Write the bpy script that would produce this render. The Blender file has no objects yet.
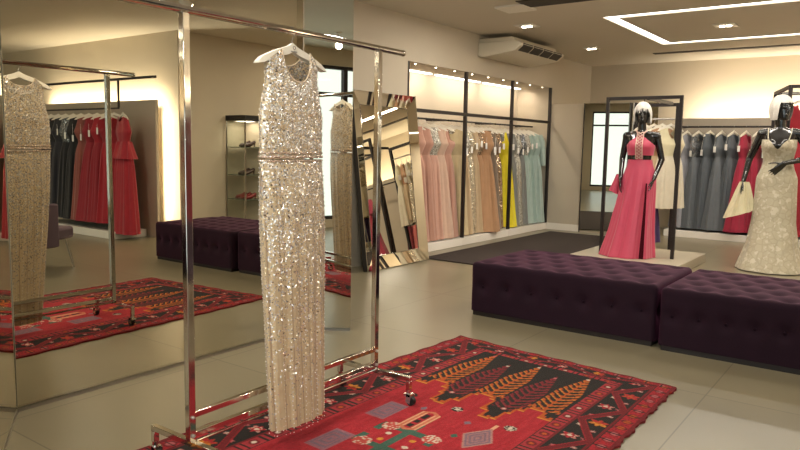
import bpy, bmesh, math, random
from mathutils import Vector, Matrix, Euler
random.seed(7)
PI = math.pi
C = bpy.context.scene.collection
sc = bpy.context.scene

# ------------------------------------------------------------------ helpers
def lin(h):
    h = h.lstrip('#'); o = []
    for i in (0, 2, 4):
        c = int(h[i:i+2], 16)/255
        o.append(c/12.92 if c <= .04045 else ((c+.055)/1.055)**2.4)
    return (*o, 1)

class MB:
    def __init__(s): s.v = []; s.f = []
    def add(s, vs, fs):
        n = len(s.v); s.v += [tuple(v) for v in vs]; s.f += [tuple(i+n for i in f) for f in fs]; return s
    def box(s, x0, x1, y0, y1, z0, z1):
        return s.add([(x0,y0,z0),(x1,y0,z0),(x1,y1,z0),(x0,y1,z0),(x0,y0,z1),(x1,y0,z1),(x1,y1,z1),(x0,y1,z1)],
                     [(0,3,2,1),(4,5,6,7),(0,1,5,4),(1,2,6,5),(2,3,7,6),(3,0,4,7)])
    def obox(s, c, ax, ay, az):   # centre and three half vectors
        c = Vector(c); ax = Vector(ax); ay = Vector(ay); az = Vector(az)
        vs = [c+i*ax+j*ay+k*az for k in (-1,1) for (i,j) in ((-1,-1),(1,-1),(1,1),(-1,1))]
        return s.add(vs, [(0,3,2,1),(4,5,6,7),(0,1,5,4),(1,2,6,5),(2,3,7,6),(3,0,4,7)])
    def bar(s, a, b, w, h, up=(0,0,1)):
        a = Vector(a); b = Vector(b); d = (b-a); L = d.length; d.normalize()
        u = Vector(up); r = d.cross(u)
        if r.length < 1e-4: r = Vector((1,0,0))
        r.normalize(); u = r.cross(d)
        return s.obox((a+b)/2, d*L/2, r*w/2, u*h/2)
    def tube(s, pts, rad, n=10, cap=True):
        pts = [Vector(p) for p in pts]; m = len(pts)
        rs = rad if isinstance(rad, (list, tuple)) else [rad]*m
        vs = []; up = Vector((0,0,1))
        t0 = (pts[1]-pts[0]).normalized()
        if abs(t0.dot(up)) > .95: up = Vector((1,0,0))
        r = t0.cross(up).normalized()
        for i, p in enumerate(pts):
            t = (pts[min(i+1,m-1)]-pts[max(i-1,0)]).normalized()
            r = (r - t*r.dot(t)).normalized(); q = t.cross(r)
            for k in range(n):
                a = 2*PI*k/n
                vs.append(p + rs[i]*(math.cos(a)*r+math.sin(a)*q))
        fs = [(i*n+k, i*n+(k+1)%n, (i+1)*n+(k+1)%n, (i+1)*n+k) for i in range(m-1) for k in range(n)]
        if cap: fs += [tuple(range(n-1,-1,-1)), tuple((m-1)*n+k for k in range(n))]
        return s.add(vs, fs)
    def cyl(s, a, b, r, n=16): return s.tube([a, b], r, n)
    def lathe(s, prof, c=(0,0,0), n=24, sx=1, sy=1):
        vs = [(c[0]+r*sx*math.cos(2*PI*k/n), c[1]+r*sy*math.sin(2*PI*k/n), c[2]+z) for r, z in prof for k in range(n)]
        m = len(prof)
        fs = [(i*n+k, i*n+(k+1)%n, (i+1)*n+(k+1)%n, (i+1)*n+k) for i in range(m-1) for k in range(n)]
        fs += [tuple(range(n-1,-1,-1)), tuple((m-1)*n+k for k in range(n))]
        return s.add(vs, fs)
    def ball(s, c, r, n=12, sx=1, sy=1, sz=1):
        prof = [(max(1e-4, r*math.sin(PI*i/n)), -sz*r*math.cos(PI*i/n)) for i in range(n+1)]
        return s.lathe(prof, c, n*2, sx, sy)
    def build(s, name, mat, parent=None, smooth=False, bevel=0, loc=None):
        me = bpy.data.meshes.new(name); me.from_pydata(s.v, [], s.f); me.validate()
        bm = bmesh.new(); bm.from_mesh(me); bmesh.ops.recalc_face_normals(bm, faces=bm.faces); bm.to_mesh(me); bm.free()
        o = bpy.data.objects.new(name, me); C.objects.link(o)
        if mat: me.materials.append(mat)
        if smooth:
            for p in me.polygons: p.use_smooth = True
        if bevel:
            b = o.modifiers.new('bevel', 'BEVEL'); b.width = bevel; b.segments = 2; b.limit_method = 'ANGLE'
            for p in me.polygons: p.use_smooth = True
            try: me.set_sharp_from_angle(angle=math.radians(35))
            except Exception: pass
        if parent: o.parent = parent
        if loc: o.location = loc
        return o

def tag(o, label=None, cat=None, group=None, kind=None):
    if label: o['label'] = label
    if cat: o['category'] = cat
    if group: o['group'] = group
    if kind: o['kind'] = kind
    return o
def empty(name, loc=(0,0,0), rz=0):
    o = bpy.data.objects.new(name, None); C.objects.link(o); o.location = loc; o.rotation_euler = (0,0,rz)
    o.empty_display_size = .1; return o
KIDS = {}
def copy_tree(o, parent=None):
    c = o.copy(); C.objects.link(c); c.parent = parent
    for ch in [x for x in C.objects if x.parent == o]: copy_tree(ch, c)
    return c
def struct(name, mb, m, **k): return tag(mb.build(name, m, **k), kind='structure')

# ------------------------------------------------------------------ materials
def mat(name, col, rough=.5, metal=0, sheen=0, coat=0, spec=.5, noise=0, nscale=20, bump=0, bscale=80, sheen_tint=None, trans=0):
    m = bpy.data.materials.new(name); m.use_nodes = True; nt = m.node_tree; b = nt.nodes['Principled BSDF']
    c = lin(col) if isinstance(col, str) else col
    b.inputs['Base Color'].default_value = c; b.inputs['Roughness'].default_value = rough; b.inputs['Metallic'].default_value = metal
    b.inputs['Sheen Weight'].default_value = sheen; b.inputs['Coat Weight'].default_value = coat
    b.inputs['Specular IOR Level'].default_value = spec; b.inputs['Transmission Weight'].default_value = trans
    if sheen_tint: b.inputs['Sheen Tint'].default_value = lin(sheen_tint)
    tc = nt.nodes.new('ShaderNodeTexCoord')
    if noise:
        n = nt.nodes.new('ShaderNodeTexNoise'); n.inputs['Scale'].default_value = nscale; n.inputs['Detail'].default_value = 4
        nt.links.new(tc.outputs['Object'], n.inputs['Vector'])
        mx = nt.nodes.new('ShaderNodeMix'); mx.data_type = 'RGBA'
        mx.inputs[6].default_value = (*[x*(1-noise) for x in c[:3]], 1); mx.inputs[7].default_value = (*[min(1, x*(1+noise)) for x in c[:3]], 1)
        nt.links.new(n.outputs['Fac'], mx.inputs[0]); nt.links.new(mx.outputs[2], b.inputs['Base Color'])
    if bump:
        n = nt.nodes.new('ShaderNodeTexNoise'); n.inputs['Scale'].default_value = bscale
        nt.links.new(tc.outputs['Object'], n.inputs['Vector'])
        bp = nt.nodes.new('ShaderNodeBump'); bp.inputs['Strength'].default_value = bump; bp.inputs['Distance'].default_value = .01
        nt.links.new(n.outputs['Fac'], bp.inputs['Height']); nt.links.new(bp.outputs[0], b.inputs['Normal'])
    return m
def emis(name, col, s):
    m = bpy.data.materials.new(name); m.use_nodes = True; nt = m.node_tree; nt.nodes.clear()
    e = nt.nodes.new('ShaderNodeEmission'); o = nt.nodes.new('ShaderNodeOutputMaterial')
    e.inputs[0].default_value = col; e.inputs[1].default_value = s; nt.links.new(e.outputs[0], o.inputs[0]); return m

def glitter(name, base, bright, scale=110, metal=.85, rough=.22, jitter=.9, dens=.5, dark=None):
    """Sequin cloth: each small cell is a facet tilted its own way; cells differ in colour."""
    m = bpy.data.materials.new(name); m.use_nodes = True; nt = m.node_tree; L = nt.links; b = nt.nodes['Principled BSDF']
    tc = nt.nodes.new('ShaderNodeTexCoord'); v = nt.nodes.new('ShaderNodeTexVoronoi'); v.inputs['Scale'].default_value = scale
    L.new(tc.outputs['Object'], v.inputs['Vector'])
    sub = nt.nodes.new('ShaderNodeVectorMath'); sub.operation = 'SUBTRACT'; sub.inputs[1].default_value = (.5,.5,.5)
    L.new(v.outputs['Color'], sub.inputs[0])
    sca = nt.nodes.new('ShaderNodeVectorMath'); sca.operation = 'SCALE'; sca.inputs['Scale'].default_value = jitter
    L.new(sub.outputs[0], sca.inputs[0])
    g = nt.nodes.new('ShaderNodeNewGeometry'); ad = nt.nodes.new('ShaderNodeVectorMath'); ad.operation = 'ADD'
    L.new(g.outputs['Normal'], ad.inputs[0]); L.new(sca.outputs[0], ad.inputs[1])
    nm = nt.nodes.new('ShaderNodeVectorMath'); nm.operation = 'NORMALIZE'; L.new(ad.outputs[0], nm.inputs[0]); L.new(nm.outputs[0], b.inputs['Normal'])
    sep = nt.nodes.new('ShaderNodeSeparateColor'); L.new(v.outputs['Color'], sep.inputs[0])
    r = nt.nodes.new('ShaderNodeValToRGB'); r.color_ramp.interpolation = 'CONSTANT'
    e = r.color_ramp.elements; e[0].color = lin(dark or base); e[0].position = 0
    e[1].color = lin(base); e[1].position = .18
    n = e.new(1-dens); n.color = lin(bright)
    L.new(sep.outputs[0], r.inputs[0]); L.new(r.outputs[0], b.inputs['Base Color'])
    th = nt.nodes.new('ShaderNodeMath'); th.operation = 'GREATER_THAN'; th.inputs[1].default_value = 1-dens
    L.new(sep.outputs[0], th.inputs[0]); mu = nt.nodes.new('ShaderNodeMath'); mu.operation = 'MULTIPLY'; mu.inputs[1].default_value = metal
    L.new(th.outputs[0], mu.inputs[0]); L.new(mu.outputs[0], b.inputs['Metallic'])
    b.inputs['Roughness'].default_value = rough
    return m

M = {}
M['wall'] = mat('wall_paint', '#bfb39e', .75, noise=.03, nscale=3)
M['wallwarm'] = mat('wall_paint_cream', '#c8bba4', .75, noise=.03, nscale=3)
M['ceil'] = mat('ceiling_paint', '#cdc4b2', .85, noise=.02, nscale=2)
M['panel'] = mat('display_panel', '#aba08f', .7, noise=.03, nscale=5)
M['white'] = mat('white_lacquer', '#e6e0d4', .4)
M['plinth'] = mat('pale_platform', '#aba18b', .35)
M['black'] = mat('black_metal', '#2a2320', .45, .3)
M['chrome'] = mat('chrome', '#d2cdc6', .08, 1)
M['steel'] = mat('brushed_steel', '#a9a49c', .3, 1)
M['mirror'] = mat('mirror_glass', '#d5d0c0', .004, 1)
M['mirror2'] = mat('mirror_bevel', '#dcd6c6', .01, 1)
M['mirredge'] = mat('mirror_edge', '#56523f', .3, .2)
M['rubber'] = mat('rubber', '#15130f', .5)
M['hanger'] = mat('hanger_white', '#e3dccb', .4)
M['ink'] = mat('grey_print', '#77706a', .5)
M['tagw'] = mat('tag_card', '#f2efe8', .6)
M['velvet'] = mat('purple_velvet', '#1d0b17', .85, sheen=.22, sheen_tint='#a8487e', spec=.2, noise=.25, nscale=9, bump=.1, bscale=60)
M['velvetb'] = mat('velvet_button', '#180a13', .9, sheen=.2, sheen_tint='#7a4068', spec=.1)
M['mann'] = mat('black_gloss', '#0b0a0b', .18, 0, coat=.6, spec=.7)
M['wig'] = mat('white_wig', '#cfc9bf', .6, sheen=.3, noise=.2, nscale=60, bump=.5, bscale=120)
M['ac'] = mat('air_conditioner_plastic', '#d6ccb6', .45)
M['acdark'] = mat('vent_shadow', '#3c352c', .7)
M['carpet'] = mat('dark_carpet', '#2c211a', .95, noise=.3, nscale=60, bump=.4, bscale=200)
M['shade'] = mat('window_blind', '#9c968a', .8)
M['dark_glass'] = mat('smoked_glass', '#3b3a30', .05, 0, trans=.6)
M['cab'] = mat('cabinet_dark', '#1f1c1a', .4)
M['chair'] = mat('mauve_velvet', '#4b3a42', .8, sheen=.4, sheen_tint='#b8a0a8')
M['shoe'] = mat('red_leather', '#7c1f1c', .4)
M['shoeb'] = mat('brown_leather', '#3c2418', .4)
M['bulb'] = emis('lamp_glow', (1,.88,.68,1), 22)
M['strip'] = emis('led_strip', (1,.95,.86,1), 5.5)

def glassmat():
    m = bpy.data.materials.new('clear_glass'); m.use_nodes = True; nt = m.node_tree; nt.nodes.clear()
    g = nt.nodes.new('ShaderNodeBsdfGlossy'); g.inputs['Roughness'].default_value = 0.01
    t = nt.nodes.new('ShaderNodeBsdfTransparent'); t.inputs[0].default_value = (.93,.96,.93,1)
    lw = nt.nodes.new('ShaderNodeLayerWeight'); pw = nt.nodes.new('ShaderNodeMath'); pw.operation = 'POWER'; pw.inputs[1].default_value = 4; nt.links.new(lw.outputs['Facing'], pw.inputs[0])
    f = nt.nodes.new('ShaderNodeMath'); f.operation = 'MULTIPLY_ADD'; f.inputs[1].default_value = .6; f.inputs[2].default_value = .04; nt.links.new(pw.outputs[0], f.inputs[0])
    x = nt.nodes.new('ShaderNodeMixShader'); o = nt.nodes.new('ShaderNodeOutputMaterial')
    nt.links.new(f.outputs[0], x.inputs[0]); nt.links.new(t.outputs[0], x.inputs[1]); nt.links.new(g.outputs[0], x.inputs[2]); nt.links.new(x.outputs[0], o.inputs[0])
    return m
M['glass'] = glassmat()
M['shelf'] = mat('shelf_glass', '#5f6a5c', .1)

def floormat():
    m = mat('floor_tile', '#8a8070', .3); nt = m.node_tree; L = nt.links; b = nt.nodes['Principled BSDF']
    tc = nt.nodes.new('ShaderNodeTexCoord'); mp = nt.nodes.new('ShaderNodeMapping'); mp.inputs['Location'].default_value = (.76, -.15, 0)
    L.new(tc.outputs['Object'], mp.inputs[0])
    br = nt.nodes.new('ShaderNodeTexBrick'); br.offset = 0; br.inputs['Scale'].default_value = 1
    br.inputs['Brick Width'].default_value = 1.2; br.inputs['Row Height'].default_value = 1.2; br.inputs['Mortar Size'].default_value = .004
    br.inputs['Mortar Smooth'].default_value = .3
    br.inputs['Color1'].default_value = lin('#80775f'); br.inputs['Color2'].default_value = lin('#7c735c'); br.inputs['Mortar'].default_value = lin('#605846')
    L.new(mp.outputs[0], br.inputs['Vector'])
    n = nt.nodes.new('ShaderNodeTexNoise'); n.inputs['Scale'].default_value = 1.3; n.inputs['Detail'].default_value = 3; n.inputs['Roughness'].default_value = .5
    L.new(tc.outputs['Object'], n.inputs['Vector'])
    r = nt.nodes.new('ShaderNodeValToRGB'); r.color_ramp.elements[0].color = (.9,.9,.9,1); r.color_ramp.elements[1].color = (1.06,1.05,1.04,1)
    r.color_ramp.elements[0].position = .2; r.color_ramp.elements[1].position = .8
    L.new(n.outputs['Fac'], r.inputs[0])
    mx = nt.nodes.new('ShaderNodeMix'); mx.data_type = 'RGBA'; mx.blend_type = 'MULTIPLY'; mx.inputs[0].default_value = 1
    L.new(br.outputs['Color'], mx.inputs[6]); L.new(r.outputs[0], mx.inputs[7]); L.new(mx.outputs[2], b.inputs['Base Color'])
    b.inputs['Roughness'].default_value = .3
    return m
M['floor'] = floormat()

def fab(name, col, **k):
    d = dict(rough=.75, sheen=.25, noise=.12, nscale=14); d.update(k); return mat(name, col, **d)

# ------------------------------------------------------------------ camera
H = 1.25
cam = bpy.data.cameras.new('camera'); co = bpy.data.objects.new('camera', cam); C.objects.link(co)
yaw, pit, rol = math.radians(-36.157), math.radians(6.428), math.radians(1.02)
fw = Vector((math.sin(yaw)*math.cos(pit), math.cos(yaw)*math.cos(pit), -math.sin(pit)))
r0 = Vector((math.cos(yaw), -math.sin(yaw), 0)); u0 = r0.cross(fw)
rr = math.cos(rol)*r0 + math.sin(rol)*u0; uu = -math.sin(rol)*r0 + math.cos(rol)*u0
co.matrix_world = Matrix(((rr.x, uu.x, -fw.x, 0), (rr.y, uu.y, -fw.y, 0), (rr.z, uu.z, -fw.z, H), (0,0,0,1)))
cam.sensor_width = 36; cam.lens = 36*694/800; cam.clip_start = .02
sc.camera = co

# ------------------------------------------------------------------ room shell
CZ = 2.69; XW = -4.58; NY = [6.38, 7.655, 8.92, 10.19]
struct('floor', MB().box(-5.3, 6.2, -1.8, 12.0, -.1, 0), M['floor'])
cb = MB()
cx0, cx1, cy0, cy1, cw = -2.84, .55, 7.56, 9.86, .13      # the rectangular light channel
for a in ((-5.3, cx0, -1.8, 12.0), (cx1, 6.2, -1.8, 12.0), (cx0, cx1, -1.8, cy0), (cx0, cx1, cy1, 12.0), (cx0+cw, cx1-cw, cy0+cw, cy1-cw)):
    cb.box(a[0], a[1], a[2], a[3], CZ, CZ+.12)
cb.box(-5.3, 6.2, -1.8, 12.0, CZ+.14, CZ+.2)
struct('ceiling', cb, M['ceil'])
ls = MB()
for a in ((cx0, cx1, cy0, cy0+cw), (cx0, cx1, cy1-cw, cy1), (cx0, cx0+cw, cy0+cw, cy1-cw), (cx1-cw, cx1, cy0+cw, cy1-cw)):
    ls.box(a[0]+.003, a[1]-.003, a[2]+.001, a[3]-.001, CZ+.012, CZ+.02)
tag(ls.build('ceiling_light', M['strip']), 'large rectangular strip of white light recessed in the ceiling', 'ceiling light')
# left wall: solid part, then a niche with a soffit
struct('wall_left', MB().box(-5.3, XW, -1.8, NY[0]-.02, 0, CZ), M['wall'])
struct('wall_niche', MB().box(-5.3, -5.16, NY[0]-.02, NY[3]+.02, 0, 2.2), M['wall'])
struct('ceiling_soffit', MB().box(-5.3, XW, NY[0]-.02, NY[3]+.02, 2.2, CZ), M['wall'])
struct('wall_corner', MB().box(-5.3, -4.06, NY[3]+.02, 10.45, 0, 1.95), M['wall'])
struct('wall_far_left', MB().box(-5.3, XW, NY[3]+.02, 12.0, 1.95, CZ).box(-5.3, XW, 10.45, 12.0, 0, 1.95), M['wall'])
struct('baseboard_corner', MB().box(XW+.0, -4.05, NY[3]-.0, NY[3]+.02, 0, .1), M['white'])
struct('wall_back', MB().box(XW, 1.3, 11.8, 12.0, 0, CZ), M['wallwarm'])
struct('wall_right', MB().box(1.25, 1.45, 5.65, 12.0, 0, CZ), M['wallwarm'])
struct('wall_alcove', MB().box(1.45, 6.2, 5.65, 5.85, 0, CZ), M['wallwarm'])
struct('wall_east', MB().box(6.0, 6.2, -1.8, 5.65, 0, CZ), M['wallwarm'])
# south wall with shop windows
WX = [-4.3, -2.7, -1.1, .5, 2.1, 3.7, 5.3]
sw = MB(); sw.box(-5.3, 6.2, -1.8, -1.6, 2.45, CZ); sw.box(-5.3, 6.2, -1.8, -1.6, 0, .12)
sw.box(-5.3, WX[0], -1.8, -1.6, .12, 2.45); sw.box(WX[-1], 6.2, -1.8, -1.6, .12, 2.45)
struct('wall_south', sw, M['wallwarm'])
for i in range(6):
    a, b_ = WX[i], WX[i+1]; fr = MB(); t = .035
    fr.box(a, a+t, -1.74, -1.66, .12, 2.45); fr.box(b_-t, b_, -1.74, -1.66, .12, 2.45)
    fr.box(a+t, b_-t, -1.74, -1.66, .12, .17); fr.box(a+t, b_-t, -1.74, -1.66, 2.4, 2.45); fr.box(a+t, b_-t, -1.74, -1.66, 2.0, 2.05)
    wn = tag(fr.build('window_%d' % (i+1), M['black']), kind='structure')
    MB().box(a+t, b_-t, -1.705, -1.7, .17, 2.0).build('pane', M['glass'], wn)
    MB().box(a+t, b_-t, -1.705, -1.7, 2.05, 2.4).build('pane', M['glass'], wn)

# niche posts, rails, rods and base platform
for i, y in enumerate(NY):
    if i == 0: d = 'nearest to the framed leaning mirror'
    elif i == 1: d = 'between the pink gowns and the beige gowns'
    elif i == 2: d = 'just left of the bright yellow gown'
    else: d = 'at the far end beside the aqua gowns'
    tag(MB().box(XW-.04, XW, y-.02, y+.02, .1 if i < 4 else 0, 2.2).build('shelf_post', M['black'], bevel=.002), 'slim dark vertical post of the wall niche, '+d, 'post', 'posts of the wall niche')
rail = empty('niche_rail', (XW-.02, NY[0], 1.67))
tag(rail, 'dark horizontal rail across the lit wall niche above the gowns', 'rail')
for i in range(3): MB().box(-.018, .018, NY[i]-NY[0]+.021, NY[i+1]-NY[0]-.021, -.02, .02).build('rail_section', M['black'], rail)
nm = ['holding the pink gowns', 'holding the beige and tan gowns', 'holding the yellow and aqua gowns']
for i in range(3):
    rb = MB(); rb.cyl((-4.87, NY[i]+.03, 1.6), (-4.87, NY[i+1]-.03, 1.6), .012)
    for yy in (NY[i]+.05, NY[i+1]-.05): rb.box(-5.16, -4.86, yy-.008, yy+.008, 1.592, 1.61)
    tag(rb.build('clothes_rod', M['black'], smooth=False), 'dark metal rod inside the wall niche '+nm[i], 'clothes rod', 'rods of the wall niche')
    tag(MB().box(-5.155, XW+.0, NY[i]+.003, NY[i+1]-.003, 0, .1).build('base_platform', M['white'], bevel=.004),
        'low white platform on the floor of the niche '+nm[i].replace('holding', 'under'), 'platform', 'platforms of the wall niche')
    # lit cove at the top of each bay, with small spots along the soffit
    st = MB().box(-5.12, -5.08, NY[i]+.06, NY[i+1]-.06, 2.185, 2.2).build('light_strip', M['strip'])
    tag(st, 'warm light strip under the soffit of the niche bay '+nm[i], 'strip light', 'light strips of the niche')
    for k in range(3):
        y = NY[i] + (k+.5)*1.27/3
        sp = MB(); sp.lathe([(.018, -.008), (.018, 0)], (XW-.06, y, 2.2), 14)
        s = sp.build('soffit_spotlight', M['white'])
        tag(s, ['first', 'middle', 'last'][k]+' small spotlight in the soffit of the bay '+nm[i], 'spotlight', 'soffit spotlights')
        MB().lathe([(.009, -.011), (.009, -.008)], (XW-.06, y, 2.2), 12).build('lamp', M['bulb'], s)

# freestanding mirrored panels next to the corner
mw = .345; ma = math.radians(9.5)
for i in range(3):
    e = empty('standing_mirror', (-4.03 + i*(mw+.012)*math.cos(ma), NY[3]-.03+i*(mw+.012)*math.sin(ma), 0), ma)
    tag(e, ['tall narrow mirror beside the dark edge, leftmost of the three', 'middle one of three tall mirrors behind the black frame', 'tall mirror panel behind the pink gown, rightmost of three'][i], 'mirror', 'tall mirrors behind the pink gown')
    MB().box(.012, mw, 0, .012, .03, 1.95).build('mirror_glass', M['mirror'], e)
    MB().box(.0, mw, .013, .035, 0, 1.95).build('backing_board', M['wall'], e)
    MB().box(0, .011, -.008, .012, .0, 1.95).build('edge_trim', M['black' if i == 0 else 'steel'], e)

# backlit panel on the back wall + its light
bp_ = tag(MB().box(-2.95, 1.2, 11.3, 11.34, .0, 1.76).build('backlit_partition', M['panel']), 'long beige partition with light glowing above it along the back wall', 'partition')
MB().box(-2.85, 1.1, 11.345, 11.36, 1.6, 1.62).build('light_strip', M['strip'], bp_)
tag(MB().box(-2.9, 1.2, 10.65, 11.29, 0, .1).build('base_platform', M['white'], bevel=.004), 'low white platform under the grey and red gowns along the back wall', 'platform')
rb = MB(); rb.cyl((-2.9, 10.93, 1.62), (1.15, 10.93, 1.62), .014)
for x in (-2.85, -1.4, 0, 1.1): rb.box(x-.008, x+.008, 10.93, 11.3, 1.612, 1.628)
tag(rb.build('clothes_rod', M['black']), 'long dark rod on the back wall holding grey and red gowns', 'clothes rod')
# dark carpet
tag(MB().box(-4.36, -2.98, 6.42, 9.85, 0, .012).build('floor_mat', M['carpet']), 'large dark brown flat carpet between the niche and the purple ottoman', 'carpet')

# ceiling fittings
def downlight(x, y, lab, sq=.09):
    r = empty('ceiling_spotlight', (x, y, CZ)); tag(r, lab, 'spotlight')
    MB().box(-sq, sq, -sq, sq, -.012, 0).build('frame', M['white'], r, bevel=.003)
    for dx in (-.035, .035):
        MB().lathe([(.028, -.02), (.028, -.012)], (dx, 0, 0), 14).build('lamp', M['bulb'], r)
    return r
downlight(-3.78, 9.7, 'small twin spotlight in the ceiling near the far corner')
downlight(-1.82, 8.68, 'square spotlight inside the rectangle of strip light', .12)
downlight(-3.76, 7.6, 'square ceiling spotlight in front of the air conditioner', .12)
g = MB(); g.box(-3.2, .6, 10.62, 10.74, CZ-.01, CZ)
gr = tag(g.build('ceiling_vent', M['acdark']), 'long dark slot vent in the ceiling near the back wall', 'vent')
g = MB(); g.box(-3.25, -2.5, 6.3, 6.62, CZ-.01, CZ)
tag(g.build('ceiling_vent', M['acdark']), 'dark rectangular opening in the ceiling at the top edge of the photo', 'vent')

def spot(name, loc, target, power, size=55, r=.04, col=(1,.93,.83), blend=.6):
    l = bpy.data.lights.new(name, 'SPOT'); l.energy = power; l.spot_size = math.radians(size); l.spot_blend = blend; l.shadow_soft_size = r; l.color = col
    o = bpy.data.objects.new(name, l); C.objects.link(o); o.location = loc
    o.rotation_euler = (Vector(target)-Vector(loc)).to_track_quat('-Z', 'Y').to_euler(); return o
def area(name, loc, target, power, sx, sy, col=(1,.92,.82), portal=False):
    l = bpy.data.lights.new(name, 'AREA'); l.energy = power; l.shape = 'RECTANGLE'; l.size = sx; l.size_y = sy; l.color = col
    o = bpy.data.objects.new(name, l); C.objects.link(o); o.location = loc
    o.rotation_euler = (Vector(target)-Vector(loc)).to_track_quat('-Z', 'Y').to_euler()
    if portal: l.cycles.is_portal = True
    return o
def track_light(x, y, tx, ty, tz, lab, power=60, size=60):
    r = empty('track_spotlight', (x, y, CZ)); tag(r, lab, 'spotlight')
    d = (Vector((tx, ty, tz))-Vector((x, y, CZ-.14))).normalized()
    MB().cyl((0,0,-.1), (0,0,0), .01, 10).build('stem', M['white'], r)
    MB().lathe([(.04, -.015), (.04, 0)], (0,0,0), 16).build('ceiling_plate', M['white'], r)
    c0 = Vector((0,0,-.14)); MB().tube([c0-d*.06, c0+d*.05], [.035, .045], 18).build('lamp_head', M['white'], r, smooth=False)
    MB().tube([c0+d*.051, c0+d*.055], .038, 18).build('lamp', M['bulb'], r)
    p = Vector((x, y, CZ)) + c0 + d*.07
    spot('spot_lamp', p, (tx, ty, tz), power, size)
    return r
track_light(-.87, 4.2, -2.0, 6.5, 0.5, 'white ceiling spotlight reflected in the big mirror behind the rack post', 70)
track_light(-1.1, -.35, -2.1, 2.0, 1.1, 'white ceiling spotlight reflected above the dress in the narrow mirror', 85, 50)
track_light(-.55, -.3, -2.0, 2.3, .9, 'white ceiling spotlight reflected at the right of the narrow mirror', 85, 50)
track_light(-1.7, -.3, -2.2, 2.6, .8, 'white ceiling spotlight reflected at the left of the narrow mirror', 60, 50)

# ------------------------------------------------------------------ lights
def fill_lamp(x, y, p, sx=.25): area('ceiling_fill', (x, y, CZ-.03), (x, y, 0), p, sx, sx)  # added fill light for general soft illumination of the room
area('channel_lamp', (-1.15, 7.65, CZ-.01), (-1.15, 7.65, 0), 50, 3.2, .1, (1,.92,.8))
area('channel_lamp', (-1.15, 9.77, CZ-.01), (-1.15, 9.77, 0), 44, 3.2, .1, (1,.92,.8))
for i in range(3):
    area('niche_lamp', (-4.95, (NY[i]+NY[i+1])/2, 2.17), (-5.12, (NY[i]+NY[i+1])/2, 1.6), 7, 1.1, .05, (1,.85,.68))
area('panel_lamp', (-.9, 11.42, 1.7), (-.9, 11.8, 2.1), 55, 3.9, .08, (1,.88,.7))
for (x, y) in ((-3.3, 3.9), (-1.0, 5.9), (-3.4, 6.6), (2.6, 2.2), (.9, .8), (-2.6, .2), (4.6, 2.6), (.4, 3.4), (-2.85, 2.3), (0.9, 9.6)):  # added fill lamps; the one by the rack brightens the dress's back
    fill_lamp(x, y, 27)
    fr = MB().box(x-.16, x+.16, y-.16, y+.16, CZ-.018, CZ).build('ceiling_fill_fitting', M['white'])
FILL_FITTINGS = [o for o in C.objects if o.name.startswith('ceiling_fill_fitting')]
wh = ['above the mirror wall', 'above the purple ottomans', 'above the niche mirror', 'over the reflected armchair', 'above the camera side of the shop', 'near the shop window', 'above the red gowns seen in reflection', 'above the right end of the ottomans', 'between the chrome rack and the big mirror', 'above the back right corner']
for o, t in zip(FILL_FITTINGS, wh): tag(o, 'flat square white fill lamp added '+t, 'ceiling lamp', 'added square fill lamps')
for i in range(6):
    area('window_light', ((WX[i]+WX[i+1])/2, -1.62, 1.28), ((WX[i]+WX[i+1])/2, 5, 1.28), 1, 1.5, 2.2, (1,1,1), portal=True)
wld = bpy.data.worlds.new('world'); sc.world = wld; wld.use_nodes = True
bg = wld.node_tree.nodes['Background']; bg.inputs[0].default_value = (.86,.94,1,1); bg.inputs[1].default_value = 2.2

# ------------------------------------------------------------------ mirror screen (three tall panels)
SZ = CZ
c0 = Vector((-3.235, 1.458, 0)); c1 = Vector((-3.235, 3.333, 0)); c2 = Vector((-2.977, 3.531, 0))
t = Vector((math.cos(math.radians(-31)), math.sin(math.radians(-31)), 0)); b0 = c0 + t*.95
def mpanel(a, b, lab, seam=None):
    a = Vector(a); b = Vector(b); d = (b-a).normalized(); n = Vector((-d.y, d.x, 0))    # n = away from viewer
    if n.dot(Vector((-1, .3, 0))) < 0: n = -n
    up = Vector((0,0,1)); L = (b-a).length
    e = empty('mirror_panel', a); tag(e, lab, 'mirror', 'tall panels of the mirror corner')
    z0 = .02
    MB().obox((b-a)/2+n*.004+up*((SZ-z0)/2+z0-.001), d*(L/2-.004), n*.003, up*((SZ-z0)/2-.002)).build('mirror_glass', M['mirror'], e)
    MB().obox((b-a)/2+n*.02+up*((SZ-z0)/2+z0-.001), d*(L/2-.006), n*.012, up*((SZ-z0)/2-.002)).build('backing_board', M['cab'], e)
    MB().obox((b-a)/2+n*.014+up*.009, d*(L/2-.006), n*.016, up*.009).build('foot_strip', M['steel'], e)
mpanel(b0, c0, 'narrow mirror panel at the far left edge of the photo')
mpanel(c0, c1, 'very wide floor to ceiling mirror behind the clothes rack')
mpanel(c1, c2, 'narrow tall mirror panel just right of the sequined dress')

# ------------------------------------------------------------------ leaning framed mirror
em = empty('leaning_mirror', (-4.32, 5.31, 0)); tag(em, 'tall mirror with a wide mirrored border leaning on the left wall', 'mirror')
O = Vector((0,.01,0)); U = Vector((.012,1.07,0)); V = Vector((-.25,.03,1.80)); N = U.cross(V).normalized()
if N.x < 0: N = -N
def q(u, v, h): return O + U*u + V*v + N*h
def slab(pts, th=.006):
    n = len(pts); mb = MB(); vs = list(pts)+[p-N*th for p in pts]
    mb.add(vs, [tuple(range(n)), tuple(range(2*n-1, n-1, -1))]+[(i, (i+1)%n, (i+1)%n+n, i+n) for i in range(n)]); return mb
bw, bh = .125, .075; hi, lo = .05, .015
A = [q(0,0,hi), q(1,0,hi), q(1,1,hi), q(0,1,hi)]; B = [q(bw,bh,lo), q(1-bw,bh,lo), q(1-bw,1-bh,lo), q(bw,1-bh,lo)]
slab(B).build('mirror_glass', M['mirror'], em)
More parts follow.
